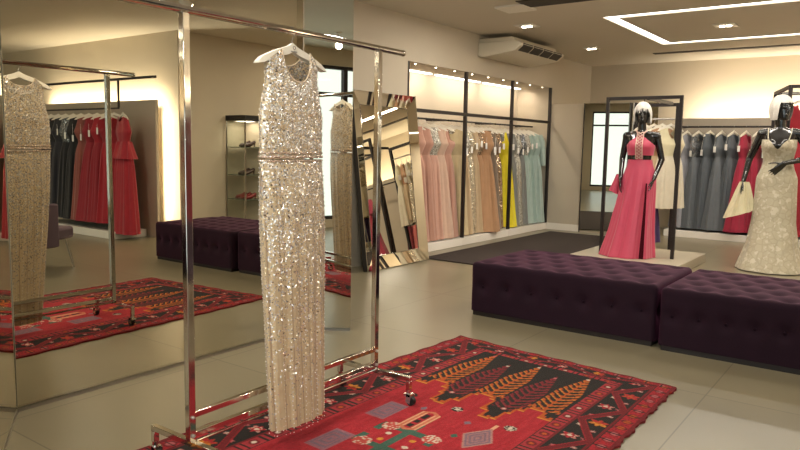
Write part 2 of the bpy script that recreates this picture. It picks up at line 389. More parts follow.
for i, nme in enumerate(('bottom', 'right', 'top', 'left')):
    j = (i+1) % 4; slab([A[i], A[j], B[j], B[i]]).build('bevelled_strip', M['mirror2'], em)
fb = MB(); fb.add([q(0,0,-.01), q(1,0,-.01), q(1,1,-.01), q(0,1,-.01), q(0,0,hi-.008), q(1,0,hi-.008), q(1,1,hi-.008), q(0,1,hi-.008)],
       [(0,1,2,3), (0,1,5,4), (1,2,6,5), (2,3,7,6), (3,0,4,7)]); fb.build('frame_back', M['cab'], em)
for i in range(4):
    a, b_ = B[i], B[(i+1)%4]; MB().tube([a, b_], .004, 6).build('frame_bead', M['chrome'], em)
for cc in A: MB().ball(cc, .007, 6).build('corner_stud', M['chrome'], em)

# ------------------------------------------------------------------ patterned rug
RX0, RX1, RY0, RY1 = -2.37, -.905, 1.0, 3.83
def rug():
    nx, ny = 330, 560
    w_, h_ = RX1-RX0, RY1-RY0; xc = -1.635
    RED=(.40,.016,.024); DRED=(.17,.012,.014); BLK=(.020,.015,.011); ORG=(.46,.085,.012); YEL=(.62,.25,.03); WHT=(.62,.5,.38); PNK=(.45,.12,.12); GRN=(.05,.11,.075); PUR=(.2,.12,.15); CRM=(.7,.36,.2)
    rnd = random.Random(3)
    def hsh(i, j): return (math.sin(i*127.1+j*311.7)*43758.5453) % 1
    def flower(dx, dy, r, c1, c2):
        d = math.hypot(dx, dy*.8); a = math.atan2(dy, dx)
        if d < r*(.8+.2*math.cos(6*a)):
            return c2 if d < r*.3 or (d > r*.5 and hsh(int(dx*220), int(dy*220)) > .72) else c1
    def border(x, y):
        # distance from the sides
        dx = min(x-RX0, RX1-x); dy = RY1-y; d = min(dx, dy*1.75, (y-RY0)*1.75)
        along = y if dx <= dy*1.75 and dx <= (y-RY0)*1.75 else x
        if d < .018: return DRED
        if d < .085:      # outer guard: small rosettes
            p = (along % .085)-.0425; qd = d-.052
            if abs(p) < .004: return BLK
            if math.hypot(p, qd) < .018: return PNK if hsh(int(along/.085), 2) > .45 else ORG
            if math.hypot(p, qd) < .026: return DRED
            return RED if hsh(int(along*180), int(d*180)) > .25 else DRED
        if d < .092: return BLK
        if d < .25:      # main border: charcoal with a red zigzag and flowers
            per = .44; ph = (along % per)/per; tri = abs(ph*2-1); z = .105+.13*tri; 
            if abs(d-z) < .017 or abs(d-.098) < .007: return DRED
            if abs(d-z) < .021: return RED
            k = int(along/per)
            for (p0, q0, r, a, b) in ((0.5, .2, .035, RED, WHT), (0., .15, .04, RED, ORG), (.25, .135, .013, PNK, WHT), (.75, .135, .013, PNK, WHT), (.5, .13, .02, PNK, BLK), (.16, .21, .016, PNK, RED), (.84, .21, .016, WHT, PNK)):
                pp = ((ph-p0+.5) % 1-.5)*per
                if p0 == 0. and k % 3 == 0: a, b = YEL, ORG
                f = flower(pp, d-q0, r, a, b)
                if f: return f
            return BLK
        if d < .262: return DRED
        if d < .325:      # inner guard
            p = (along % .13)-.065
            if abs(abs(p)-.05) < .006: return BLK
            if math.hypot(p, d-.294) < .012: return WHT if hsh(int(along/.13), 5) > .5 else ORG
            if math.hypot(p, d-.294) < .024: return DRED
            return (.36,.03,.035)
        if d < .331: return BLK
        return None
    def stepy(x):   # y of the boundary between red ground and charcoal corner
        u = abs(x-xc)
        # lobes hang down at u=.15
        if u < .035: return 3.03
        if u < .06: return 3.0
        if u < .10: return 2.86
        if u < .19: return 2.775 + (.0 if u < .16 else .015)
        if u < .215: return 2.9
        if u < .25: return 2.97
        if u < .30: return 3.05-.02
        if u < .33: return 3.03
        return 2.95
    def field(x, y):
        s = stepy(x); u = x-xc
        if y > s:
            c = BLK
            for k, xb in enumerate((-.31, -.155, 0, .155, .31)):
                tree = k % 2 == 0; yb = 3.04 if tree else 2.93; top = 3.60 if tree else 3.5
                colr = ORG if tree else (.19,.014,.018); col2 = YEL if tree else (.28,.03,.03)
                dx = u-xb
                if yb < y < top+.03:
                    tt = (y-yb)/(top-yb); half = .072*min(1, (1-tt)*1.9+.15) if tt < 1 else 0
                    if abs(dx) < .006: c = colr
                    elif abs(dx) < half:
                        ph = ((y-abs(dx)*.9) % .05)/.05
                        if ph < .34 or (abs(dx) > half-.022 and ph < .62) or (abs(dx) < .014 and ph < .5): c = colr if ph > .14 else col2
                    elif tree and y < yb+.03 and abs(dx) < .085: c = ORG
                if not tree and math.hypot(dx, y-2.93) < .015: c = WHT if math.hypot(dx, y-2.93) < .007 else PNK
                if math.hypot(dx, y-top) < .011: c = WHT if hsh(k, 9) > .3 else PNK
            # dotted orange trim along the step edge
            if y-s < .012: return ORG
            if y-s < .032 and ((x*1.0) % .034) < .016: return ORG
            # side facing edges of the step
            for e in (.0,): pass
            for du in (-.014, .014):
                if y < stepy(x+du)-.004: return ORG
            return c
        if s-y < .01: return YEL
        for du in (-.02, .02):
            if y > stepy(x+du): return RED
        c = RED
        # small figures
        def near(px, py, r): return math.hypot(x-px, y-py) < r
        for (px, py) in ((-1.643, 2.761), (-1.342, 2.743), (-1.92, 2.76)):
            d = math.hypot(x-px, y-py)
            if d < .012: return WHT
            if d < .03: return BLK if hsh(int(x*150), int(y*150)) > .35 else WHT
        for (px, py, cc) in ((-1.77, 2.66, PUR), (-1.52, 2.66, PUR), (-1.49, 2.5, GRN), (-2.0+.2, 2.9, PUR)):
            if abs(x-px)+abs(y-py)*.7 < .018: return cc
        # cream lozenge
        lx, ly = x+1.70, y-2.53
        if abs(lx) < .05 and abs(ly) < .13-abs(lx)*.6:
            if abs(lx) < .013 and abs(ly) < .085: return BLK if hsh(int(y*90), 1) > .3 else RED
            if abs(lx) < .03 and abs(ly) < .105-abs(lx)*.5: return CRM if abs(lx) > .02 else RED
            return (.55,.16,.08) if abs(lx) < .042 else CRM
        # faded lilac medallion
        lx, ly = (x+1.40)/.075, (y-2.55)/.12
        v = abs(lx)+abs(ly)*.9
        if v < 1: return (.42,.2,.17) if v > .85 else (PUR if int(v*7) % 2 else (.34,.16,.16))
        if abs(lx) < .12 and 1 < ly < 1.5: return CRM
        # purple squares on the left
        for px, py in ((-1.89, 2.53), (-1.87, 2.12), (-1.89, 1.7)):
            if abs(x-px) < .055 and abs(y-py) < .10:
                e = max(abs(x-px)/.055, abs(y-py)/.10)
                return (.3,.12,.14) if int(e*6) % 2 else PUR
        # green key figure with dotted rosettes
        for gx, gy in ((-1.66, 2.3), (-1.66, 1.75)):
            a, b_ = x-gx, y-gy
            for (fx, fy) in ((-.1, .1), (.12, .1), (-.1, -.1), (.12, -.1)):
                d = math.hypot(a-fx, b_-fy)
                if d < .043: return WHT if hsh(int(x*110), int(y*110)) > .62 else (.5,.07,.05)
            if abs(abs(b_)-.1) < .022 and abs(a) < .15: return GRN
            if abs(b_) < .1 and abs(abs(a)-.135) < .018 and abs(b_) > .03: return GRN
            if abs(a) < .02 and abs(b_) < .2: return GRN
            for (fx, fy, cc) in ((-.06, .03, WHT), (.07, .03, YEL), (-.05, -.04, YEL), (.08, -.04, WHT)):
                if math.hypot(a-fx, b_-fy) < .014: return cc
        v = hsh(int(x*60), int(y*14))
        return (RED[0]*(.88+.2*v), RED[1]*(.8+.6*v), RED[2]*(.8+.5*v))
    me = bpy.data.meshes.new('patterned_rug'); vs = []; fs = []; cols = []
    for j in range(ny+1):
        for i in range(nx+1):
            x = RX0+w_*i/nx; y = RY0+h_*j/ny
            # worn hem: edges wander a little
            ex = x; ey = y
            if i == nx: ex += .006*math.sin(y*37)+.004*math.sin(y*91)
            if i == 0: ex += .006*math.sin(y*29)
            if j == ny: ey += .006*math.sin(x*31)
            z = .011+.0012*math.sin(x*9+y*4)
            # skew as it lies on the floor
            f = (x-RX0)/w_
            vs.append((ex + (.05 if i < nx else 0)*(1-f)*((y-3.0)/.83 if y > 3.0 else (y-3.0)*1.0)*1.0, ey - .085*f*(1 if y > 3 else max(0, (y-1)/2)) + .05*(1-f)*(1 if y>3 else max(0,(y-1)/2)), z))
            X = x; c = border(x, y) or field(x, y)
            n = .6+.24*hsh(i*3+1, j*7+2)
            cols.append((c[0]*n, c[1]*n, c[2]*n, 1))
    for j in range(ny):
        for i in range(nx):
            a = j*(nx+1)+i; fs.append((a, a+1, a+nx+2, a+nx+1))
    nb = len(vs)
    ring = [i for i in range(nx+1)] + [j*(nx+1)+nx for j in range(1, ny+1)] + [ny*(nx+1)+i for i in range(nx-1, -1, -1)] + [j*(nx+1) for j in range(ny-1, 0, -1)]
    for r in ring: v = vs[r]; vs.append((v[0], v[1], 0.0)); cols.append((.18,.02,.02,1))
    for k in range(len(ring)): k2 = (k+1) % len(ring); fs.append((ring[k2], ring[k], nb+k, nb+k2))
    me.from_pydata(vs, [], fs); at_ = me.color_attributes.new('pattern', 'FLOAT_COLOR', 'POINT')
    at_.data.foreach_set('color', [x for c in cols for x in c])
    m = mat('woven_wool', '#802020', .95, sheen=.03, bump=.35, bscale=260); nt = m.node_tree
    a = nt.nodes.new('ShaderNodeAttribute'); a.attribute_name = 'pattern'; nt.links.new(a.outputs['Color'], nt.nodes['Principled BSDF'].inputs['Base Color'])
    nt.nodes['Principled BSDF'].inputs['Specular IOR Level'].default_value = .15
    me.materials.append(m); o = bpy.data.objects.new('patterned_rug', me); C.objects.link(o)
    tag(o, 'red and black tribal rug with orange leafy trees under the clothes rack', 'rug')
rug()

# ------------------------------------------------------------------ garment rack
RXc, RYL, RYR = -2.08, 1.55, 2.65
gr = empty('garment_rack', (RXc, (RYL+RYR)/2, 0)); tag(gr, 'shiny chrome rolling clothes rack carrying one sequined dress', 'clothes rack')
def L(y): return y-(RYL+RYR)/2
TZ = 1.712
MB().tube([(0, L(1.30), TZ), (0, L(2.845), TZ)], .0145, 20).build('top_bar', M['chrome'], gr, smooth=False)
for yy in (L(1.30), L(2.845)): MB().ball((0, yy, TZ), .016, 8).build('end_cap', M['chrome'], gr, smooth=True)
for y in (RYL, RYR):
    MB().box(-.014, .014, L(y)-.014, L(y)+.014, .15, TZ-.012).build('post', M['chrome'], gr, bevel=.002)
    ft = MB(); ft.box(-.235, .225, L(y)-.012, L(y)+.012, .13, .152)
    ft.box(-.235, -.213, L(y)-.012, L(y)+.012, .085, .13); ft.box(.203, .225, L(y)-.012, L(y)+.012, .085, .13)
    ft.build('foot_bar', M['chrome'], gr, bevel=.002)
    for s in (-.224, .214):
        cst = MB(); cst.cyl((s, L(y), .06), (s, L(y), .086), .013, 12); cst.box(s-.018, s+.018, L(y)-.017, L(y)+.017, .055, .068)
        for k in (-1, 1): cst.obox((s+.008, L(y)+k*.015, .045), (.013,0,-.004), (0,.002,0), (.003,0,.022))
        cc = cst.build('caster', M['chrome'], gr)
        MB().cyl((s+.014, L(y)-.011, .034), (s+.014, L(y)+.011, .034), .022, 20).build('wheel', M['rubber'], cc)
    for z in (.17, .24):
        MB().ball((.017, L(y), z), .007, 6).build('bolt', M['steel'], gr, smooth=True)
MB().box(-.011, .011, L(RYL)+.014, L(RYR)-.014, .235, .257).build('cross_rail', M['chrome'], gr, bevel=.002)
MB().box(-.011, .011, L(RYL)+.014, L(RYR)-.014, .160, .182).build('cross_rail', M['chrome'], gr, bevel=.002)
MB().tube([(0, L(RYL)+.013, .14), (0, L(RYR)-.013, .14)], .006, 8).build('tie_rod', M['chrome'], gr)

# ------------------------------------------------------------------ hangers
def hanger(loc, rz, lab, group=None, w=.40, top=.0, matk='hanger', logo=False, thick=.012):
    """loc = where the hook rests on the rod; the hanger spreads along local x"""
    r = empty('clothes_hanger', loc, rz); tag(r, lab, 'hanger', group)
    n = 16; mb = MB(); vs = []
    for i in range(n+1):
        u = -1+2*i/n; a = abs(u)
        zc = -.075-.065*a**1.5; hgt = .034*(1-.35*a) if a < .99 else .008
        if a < .16: zc += .012*(1-a/.16); 
        th = thick*(1+.7*a)
        for (dy, dz) in ((-th, -hgt*.5), (th, -hgt*.5), (th*.6, hgt*.5), (-th*.6, hgt*.5)): vs.append((u*w/2, dy*.5, zc+dz))
    fs = [(i*4+k, i*4+(k+1)%4, (i+1)*4+(k+1)%4, (i+1)*4+k) for i in range(n) for k in range(4)] + [(3,2,1,0), (n*4, n*4+1, n*4+2, n*4+3)]
    mb.add(vs, fs); body = mb.build('shoulder_bar', M[matk], r, smooth=False)
    pts = [(0,0,-.055), (0,0,-.03)] + [(.016*math.sin(a)-.0, 0, .0-.0+.016*-math.cos(a)) for a in [0.2+i*.45 for i in range(10)]]
    pts = [(0,0,-.06), (0,0,-.035), (.008,0,-.022), (.018,0,-.006), (.018,0,.008), (.008,0,.018), (-.006,0,.018), (-.016,0,.010)]
    MB().tube(pts, .0022, 6).build('hook', M['steel'], r, smooth=True)
    return r

# ------------------------------------------------------------------ cloth shapes
def interp(tbl, z):
    if z >= tbl[0][0]: return tbl[0][1:]
    for (a, b_) in zip(tbl, tbl[1:]):
        if a[0] >= z >= b_[0]:
            f = (a[0]-z)/(a[0]-b_[0]+1e-9); f = f*f*(3-2*f) if len(a) > 9 else f
            return tuple(a[i]+(b_[i]-a[i])*f for i in range(1, len(a)))
    return tbl[-1][1:]
def cloth(tbl, ztop, z1, k=9, amp=lambda z: 0, seed=0, n=64, m=26, off=None, closed=False):
    """sleeve of cloth: tbl rows (z, half width, half depth) from the top down; ztop(cos, sin) shapes the top edge"""
    mb = MB(); vs = []; rn = random.Random(seed); ph = [rn.random()*6.3 for _ in range(4)]
    for j in range(m+1):
        for i in range(n):
            th = 2*PI*i/n; c, s = math.cos(th), math.sin(th)
            zt = ztop(c, s); zb = z1(c, s) if callable(z1) else z1
            z = zt+(zb-zt)*j/m
            W, D = interp(tbl, z)[:2]; a = amp(z)
            rp = a*(math.sin(k*th+ph[0])+.5*math.sin((k*1.7//1)*th+ph[1])+.25*math.sin(k*3*th+ph[2]+z*2))
            nx, ny = c/max(W,1e-3), s/max(D,1e-3); l = math.hypot(nx, ny)
            x = W*c + rp*nx/l*.8; y = D*s + rp*ny/l
            if off: dx, dy = off(z); x += dx; y += dy
            vs.append((x, y, z))
    fs = [(j*n+i, j*n+(i+1)%n, (j+1)*n+(i+1)%n, (j+1)*n+i) for j in range(m) for i in range(n)]
    if closed: fs.append(tuple(range(n-1,-1,-1)))
    return mb.add(vs, fs)

def tank_top(zs, dipf, dipb, half=.42, slope=.03):
    def f(c, s):
        a = abs(c); d = dipf if s < 0 else dipb
        if a < half:
            e = 1-(a/half)**2; return zs - d*math.sqrt(max(0,e))
        return zs - slope*(a-half)/(1-half)
    return f

def gown(loc, rz, lab, mats, L=1.45, style='tank', flare=.2, wid=.2, group=None, k=9, seed=0, tagd=True, sleeve=False, peplum=False, pl=.012, cat='dress', waist=.34, low=0):
    """hanging gown; local z runs from 0 (hem) to L (shoulder); local x is its width"""
    r = empty('evening_gown', loc, rz); tag(r, lab, cat, group)
    zw = L-waist; W = wid
    top = [(L, W*.72, .03), (L-.06, W*.74, .045), (L-.14, W*.86, .055), (L-.2, W*.98, .07), (zw+.03, W*.74, .055), (zw, W*.72, .052)]
    if style == 'tank': zt = tank_top(L, .13, .07)
    elif style == 'straps': zt = lambda c, s: L-.01 if .52 < abs(c) < .68 else L-.15-.02*math.cos(6*c)
    elif style == 'vee': zt = lambda c, s: L - (.17 if s < 0 else .1)*max(0, 1-abs(c)/.5)
    else: zt = lambda c, s: L-.12
    cloth(top, zt, zw, 7, lambda z: .002, seed, 56, 18).build('bodice', mats[0], r, smooth=True)
    sk = [(zw, W*.72, .052), (zw-.12, W*.88, .075), (zw-.35, W*(.9+flare*.4), .08+flare*.06), (zw-.75, W*(.95+flare), .095+flare*.12), (0, W*(1.02+flare*1.4), .11+flare*.2)]
    cloth(sk, lambda c, s: zw, lambda c, s: low*(c), k, lambda z: pl*min(1, (zw-z)/.35), seed+1, 90, 22).build('skirt', mats[1], r, smooth=True)
    if peplum:
        cloth([(zw+.02, W*.76, .06), (zw-.2, W*1.15, .13)], lambda c, s: zw+.02, zw-.2, 8, lambda z: .012, seed+2, 64, 6).build('peplum', mats[0], r, smooth=True)
    if sleeve:
        for s in (-1, 1):
            MB().tube([(s*W*.68, 0, L-.03), (s*W*.9, -.01, L-.15), (s*W*1.05, -.015, L-.5)], [.045, .05, .04], 12, cap=False).build('sleeve', mats[0], r, smooth=True)
    if tagd:
        tx = -W*.98-.012; jz = L + .05*math.sin(seed*2.3); tg = MB(); tg.box(tx-.001, tx+.001, -.001, .001, jz-.2, L-.1); tg.obox((tx, 0, jz-.24), (.008,.022,0), (.0015,0,0), (0,0,.042))
        tg.build('price_tag', M['tagw'], r)
    return r

def rack_row(axis, fixed, start, step, zrod, items, where, face, hgroup, jit=.08):
    """gowns side by side on a rod; items = (label, bodice, skirt, kwargs)"""
    for i, (lab, mb_, ms, kw) in enumerate(items):
        kwt = 'pink' in where and 'niche' not in where; p = start+step*i; rn = random.Random(i*17+int(start*10)); kw = dict(kw)
        kw.setdefault('tagd', not kwt); dL = kw.pop('L', 1.38); dr = kw.pop('dr', 0); ddx = kw.pop('dx', 0)
        rz = face + rn.uniform(-jit, jit) + dr
        x, y = (fixed, p) if axis == 'y' else (p, fixed)
        gown((x+ddx, y, zrod-.105-dL), rz, lab, (mb_, ms), L=dL, seed=i*5+int(abs(start)*7), **kw)
        hanger((x, y, zrod+.014-.0175+.0), rz, 'slim white hanger on the rod '+where, hgroup, w=.36)

F = {k: fab('cloth_'+k, v) for k, v in dict(pink='#c09480', pink2='#b38672', pinkpale='#c4a48e', cream='#c9b78e', beige='#b89f7c', tan='#b08660', copper='#9a6a48', taupe='#7d6d5b',
     grey='#7e7e78', yellow='#e2cf1c', aqua='#9db2a8', aqua2='#a8bab0', slate='#4c5257', slate2='#5b6064', lav='#8d8d92', red='#9c1124', red2='#8a0e21', fuch='#960f32', wine='#6c1822',
     black='#141317', char='#22222a', rose='#8a4a40', pinkhot='#c0304c', ivory='#cfc6ae', tulle='#d2c8a4', coral='#c4625a').items()}
G = dict(cream=glitter('sequin_cream', '#bfae8d', '#e8dfca', 150, .8, .25, .8, .35, '#7d6b50'),
         tan=glitter('sequin_tan', '#97795a', '#d8c0a0', 90, .8, .25, .8, .3, '#5e4630'),
         silver=glitter('sequin_silver', '#a39c8a', '#dcd8cc', 150, .7, .3, .6, .3, '#55524a'),
         pink=glitter('sequin_pink', '#b98476', '#e0c0b0', 90, .7, .3, .7, .3, '#8a5a50'),
         grey=glitter('sequin_grey', '#5d5f60', '#a8acae', 80, .8, .25, .7, .25, '#3c3e40'))
R90 = PI/2
bay1 = [('dusty pink pleated gown nearest the leaning mirror', G['pink'], F['pink'], dict(sleeve=True, pl=.014, dx=.05)),
        ('dusty pink gown with lace bodice, second on the niche rod', F['pinkpale'], F['pink'], {}),
        ('rosy pink one piece gown, third on the niche rod', F['pink'], F['pink'], dict(style='vee')),
        ('deeper rose gown hanging in the middle of the pink ones', F['pink2'], F['pink2'], {}),
        ('pink gown with a silver beaded bodice among the pink gowns', G['silver'], F['pink'], dict(style='vee')),
        ('pale pink gown with puffed skirt hem, sixth on the niche rod', F['pinkpale'], F['pinkpale'], dict(flare=.32)),
        ('salmon pink gown at the right end of the pink bay, beside the dark post', F['pink'], F['pink2'], dict(style='straps'))]
bay2 = [('cream chiffon gown first right of the pink bay post', F['cream'], F['cream'], {}),
        ('pale gown with silver sequined bodice among the beige gowns', G['silver'], F['beige'], dict(style='vee')),
        ('cream sequined column gown in the beige bay', G['cream'], G['cream'], dict(flare=.1)),
        ('light beige gown with plain skirt in the beige bay', F['beige'], F['beige'], {}),
        ('tan gown with sequined top in the middle bay', G['tan'], F['tan'], {}),
        ('tan tulle gown whose wide skirt spills over the platform edge', F['tan'], F['tan'], dict(flare=.38, pl=.018, dx=.07)),
        ('copper brown lace gown in the middle bay', G['tan'], F['copper'], dict(style='vee')),
        ('taupe gown beside the post left of the yellow gown', F['taupe'], F['taupe'], {}),
        ('dull gold sequined gown tight against the post left of yellow', G['tan'], G['tan'], dict(flare=.1))]
bay3 = [('bright lemon yellow gown in the wall niche', F['yellow'], F['yellow'], dict(style='straps', flare=.3)),
        ('grey chiffon gown directly right of the yellow gown', F['grey'], F['grey'], {}),
        ('silver sequined gown right of the grey chiffon one', G['silver'], G['silver'], dict(flare=.12)),
        ('grey sequined gown in the far bay', G['grey'], F['grey'], {}),
        ('silver beaded gown with pale aqua skirt', G['silver'], F['aqua2'], {}),
        ('soft aqua gown with wide skirt in the far bay', F['aqua'], F['aqua'], dict(flare=.25)),
        ('pale aqua long sleeved gown at the far end of the niche', F['aqua2'], F['aqua2'], dict(sleeve=True, dx=.04))]
def jrow(): pass
rack_row('y', -4.87, NY[0]+.14, .165, 1.6, bay1, 'above the pink gowns', PI+.35, 'hangers of the pink bay')
rack_row('y', -4.87, NY[1]+.12, .128, 1.6, bay2, 'above the beige gowns', PI+.3, 'hangers of the beige bay')
rack_row('y', -4.87, NY[2]+.18, .155, 1.6, bay3, 'above the yellow and aqua gowns', PI+.3, 'hangers of the aqua bay')
back = [('pale lavender grey gown at the left end of the back rod', F['lav'], F['lav'], {}),
        ('slate gown with dark beaded top next to the pale grey gown', G['grey'], F['slate2'], {}),
        ('slate blue grey gown, second of the dark ones on the back rod', F['slate'], F['slate'], dict(style='vee')),
        ('mid grey satin gown in the middle of the back rod greys', F['slate2'], F['slate2'], dict(flare=.35)),
        ('slate gown directly left of the red gowns', F['slate'], F['slate'], {}),
        ('crimson gown directly right of the grey gowns', F['fuch'], F['fuch'], dict(flare=.5)),
        ('raspberry red gown, second of the reds on the back rod', F['red2'], F['fuch'], dict(style='straps')),
        ('bright red gown behind the tulle held by the white gowned mannequin', F['red'], F['red'], dict(flare=.45)),
        ('dark red gown left of the ivory gown on the back rod', F['wine'], F['red2'], {}),
        ('ivory gown hanging behind the arm of the white gowned mannequin', G['cream'], F['ivory'], {}),
        ('red gown hidden mostly behind the mannequin in white', F['red'], F['red'], {}),
        ('coral gown hidden mostly behind the mannequin in white', F['coral'], F['coral'], {}),
        ('dark wine gown on the back rod right of the white gown', F['wine'], F['wine'], {})]
rack_row('x', 10.93, -2.72, .16, 1.62, back, 'on the back wall', R90-.25, 'hangers of the back wall rod')

# ------------------------------------------------------------------ alcove display (seen in the mirrors)
AY = 5.45
ap_ = tag(MB().box(1.46, 4.6, AY, AY+.04, 0, 1.8).build('backlit_partition', M['panel']), 'tall beige partition with glowing edges behind the reflected red gowns', 'partition')
MB().box(1.55, 4.5, AY+.045, AY+.06, 1.68, 1.7).build('light_strip', M['strip'], ap_)
area('alcove_lamp', (3.0, AY+.08, 1.77), (3.0, AY+.2, 1.95), 45, 2.9, .05, (1,.9,.74))
area('alcove_lamp', (1.56, AY+.07, .95), (1.3, AY+.2, .95), 28, .05, 1.5, (1,.9,.74))
tag(MB().box(1.7, 4.5, AY-.5, AY-.01, 0, .1).build('base_platform', M['white'], bevel=.004), 'white platform under the reflected red and black gowns', 'platform')
ar = empty('hanging_rail', (2.86, AY-.3, 1.68)); tag(ar, 'dark hanging rail with upper bar above the reflected red gowns', 'rail')
MB().box(-1.85, 1.7, -.015, .015, .35, .38).build('upper_bar', M['black'], ar)
MB().box(-1.05, 1.5, -.01, .01, -.01, .01).build('lower_rod', M['black'], ar)
for x in (-1.05, 1.5): MB().box(x-.012, x+.012, -.01, .01, .01, .35).build('drop_rod', M['black'], ar)
alc = [('bright red gown with a peplum, largest in the mirror', F['red'], F['red'], dict(peplum=True, dr=1.3, wid=.24, flare=.2, L=1.5)),
       ('slim red gown behind the reflected rack post', F['red2'], F['red'], dict(style='straps')),
       ('deep red gown at the left of the reflected rack post', F['red'], F['red2'], {}),
       ('crimson gown, leftmost of the reflected reds', F['red2'], F['red2'], dict(flare=.35)),
       ('brownish rose gown between the reflected reds and blacks', F['rose'], F['rose'], {}),
       ('black gown directly left of the brown rose one in the mirror', F['black'], F['black'], {}),
       ('black beaded gown in the mirror', G['grey'], F['black'], {}),
       ('charcoal gown in the middle of the reflected black ones', F['char'], F['char'], {}),
       ('black gown nearest the reflected sequined dress', F['black'], F['char'], dict(flare=.3)),
       ('dark gown at the far left end of the reflected row', F['char'], F['black'], {})]
rack_row('x', AY-.3, 1.72, .2, 1.68, alc, 'in front of the reflected beige panel', R90+.5, 'hangers of the reflected display', .1)

# ------------------------------------------------------------------ ottomans
def ottoman(x0, x1, y0, y1, h, lab, nb, z0=.035):
    r = empty('tufted_ottoman', ((x0+x1)/2, (y0+y1)/2, 0)); tag(r, lab, 'ottoman', 'dark purple tufted ottomans')
    w, d, hh = x1-x0, y1-y0, h-z0; R = .035; bts = []
    sx = w/nb; rows = 5; sy = d/rows
    topb = [((i+.5)*sx-w/2 if j % 2 == 0 else (i+1)*sx-w/2, (j+.5)*sy-d/2) for j in range(rows) for i in range(nb if j % 2 == 0 else nb-1)]
    frontb = [(-w/2+(i+.5)*sx, .55*h) for i in range(nb)]
    ns = max(2, round(d/.19)); sideb = [(-d/2+(i+.5)*d/ns, .55*h) for i in range(ns)]
    def dimple(u, v, bl, A=.022, s=.045):
        m = 0
        for (a, b_) in bl:
            q_ = ((u-a)**2+(v-b_)**2)/(s*s)
            if q_ < 9: m = max(m, math.exp(-q_*.9))
        return A*m
    mb = MB()
    def face(nu, nv, fn):
        vs = []
        for j in range(nv+1):
            for i in range(nu+1): vs.append(fn(i/nu, j/nv))
        mb.add(vs, [(j*(nu+1)+i, j*(nu+1)+i+1, (j+1)*(nu+1)+i+1, (j+1)*(nu+1)+i) for j in range(nv) for i in range(nu)])
    def rnd(p):
        x, y, z = p; cx = max(-w/2+R, min(w/2-R, x)); cy = max(-d/2+R, min(d/2-R, y)); cz = min(h-R, z)
        v = Vector((x-cx, y-cy, z-cz)); l = v.length
        return Vector((cx, cy, cz))+v*(R/l if l > 1e-6 else 0), (v/l if l > 1e-6 else Vector((0,0,1)))
    def S(p, bl, uv):
        q_, n = rnd(p); return tuple(q_ - n*dimple(uv[0], uv[1], bl) + n*.006*math.sin(p[0]*17+p[1]*13)*0)
    nu = int(w/.013); nv = int(d/.013); nz = 26
    face(nu, nv, lambda a, b_: S((-w/2+w*a, -d/2+d*b_, h), topb, (-w/2+w*a, -d/2+d*b_)))
    face(nu, nz, lambda a, b_: S((-w/2+w*a, -d/2, z0+hh*b_), frontb, (-w/2+w*a, z0+hh*b_)))
    face(nu, nz, lambda a, b_: S((-w/2+w*a, d/2, z0+hh*b_), frontb, (-w/2+w*a, z0+hh*b_)))
    face(nv, nz, lambda a, b_: S((-w/2, -d/2+d*a, z0+hh*b_), sideb, (-d/2+d*a, z0+hh*b_)))
    face(nv, nz, lambda a, b_: S((w/2, -d/2+d*a, z0+hh*b_), sideb, (-d/2+d*a, z0+hh*b_)))
    o = mb.build('cushion_body', M['velvet'], r, smooth=True)
    bm = bmesh.new(); bm.from_mesh(o.data); bmesh.ops.remove_doubles(bm, verts=bm.verts, dist=.0008); bmesh.ops.recalc_face_normals(bm, faces=bm.faces); bm.to_mesh(o.data); bm.free()
    MB().box(-w/2+.02, w/2-.02, -d/2+.015, d/2-.015, 0, z0+.01).build('plinth', M['black'], r)
    b0_ = None
    for (p, n) in [((a, b_, h-.021), 0) for a, b_ in topb]+[((a, -d/2+.021, b_), 1) for a, b_ in frontb]:
        if b0_ is None:
            b0_ = MB().ball((0,0,0), .011, 6, sz=.55).build('button', M['velvetb'], r, smooth=True); bb = b0_
        else: bb = b0_.copy(); C.objects.link(bb); bb.parent = r
        bb.location = p; bb.rotation_euler = (R90, 0, 0) if n else (0,0,0)
ottoman(-2.60, -1.235, 4.47, 5.38, .405, 'dark purple tufted velvet ottoman, left one in front of the pink gown', 7)
ottoman(-1.205, .04, 4.43, 5.36, .405, 'dark purple tufted velvet ottoman, right one cut by the photo edge', 8)

# ------------------------------------------------------------------ air conditioner
ac = empty('air_conditioner', (XW, 8.55, 2.40)); tag(ac, 'white ceiling air conditioner above the wall niche', 'air conditioner')
def prism(prof, y0, y1):
    n = len(prof); vs = [(x, y0, z) for x, z in prof]+[(x, y1, z) for x, z in prof]
    return MB().add(vs, [tuple(range(n)), tuple(range(2*n-1, n-1, -1))]+[(i, (i+1)%n, (i+1)%n+n, i+n) for i in range(n)])
prism([(0, .02), (.08, 0), (.52, .06), (.6, .12), (.6, .155), (.5, .19), (0, .19)], -.66, .66).build('casing', M['ac'], ac, bevel=.012)
prism([(0, .19), (.5, .19), (.48, .235), (0, .235)], -.64, .64).build('top_cover', M['ac'], ac, bevel=.006)
for i in range(4):
    y0 = -.6+i*.3; g = MB(); g.add([(.535, y0+.01, .063), (.604, y0+.01, .118), (.604, y0+.28, .118), (.535, y0+.28, .063), (.531, y0+.01, .072), (.60, y0+.01, .127), (.6, y0+.28, .127), (.531, y0+.28, .072)], [(0,1,2,3), (4,5,6,7), (0,1,5,4), (1,2,6,5), (2,3,7,6), (3,0,4,7)])
    g2 = MB().box(.601, .606, y0+.01, y0+.28, .12, .152).build('air_outlet', M['acdark'], ac)
    g.build('lower_outlet', M['acdark'], ac)
    MB().box(.606, .612, y0+.01, y0+.28, .133, .138).build('louvre', M['ac'], ac)

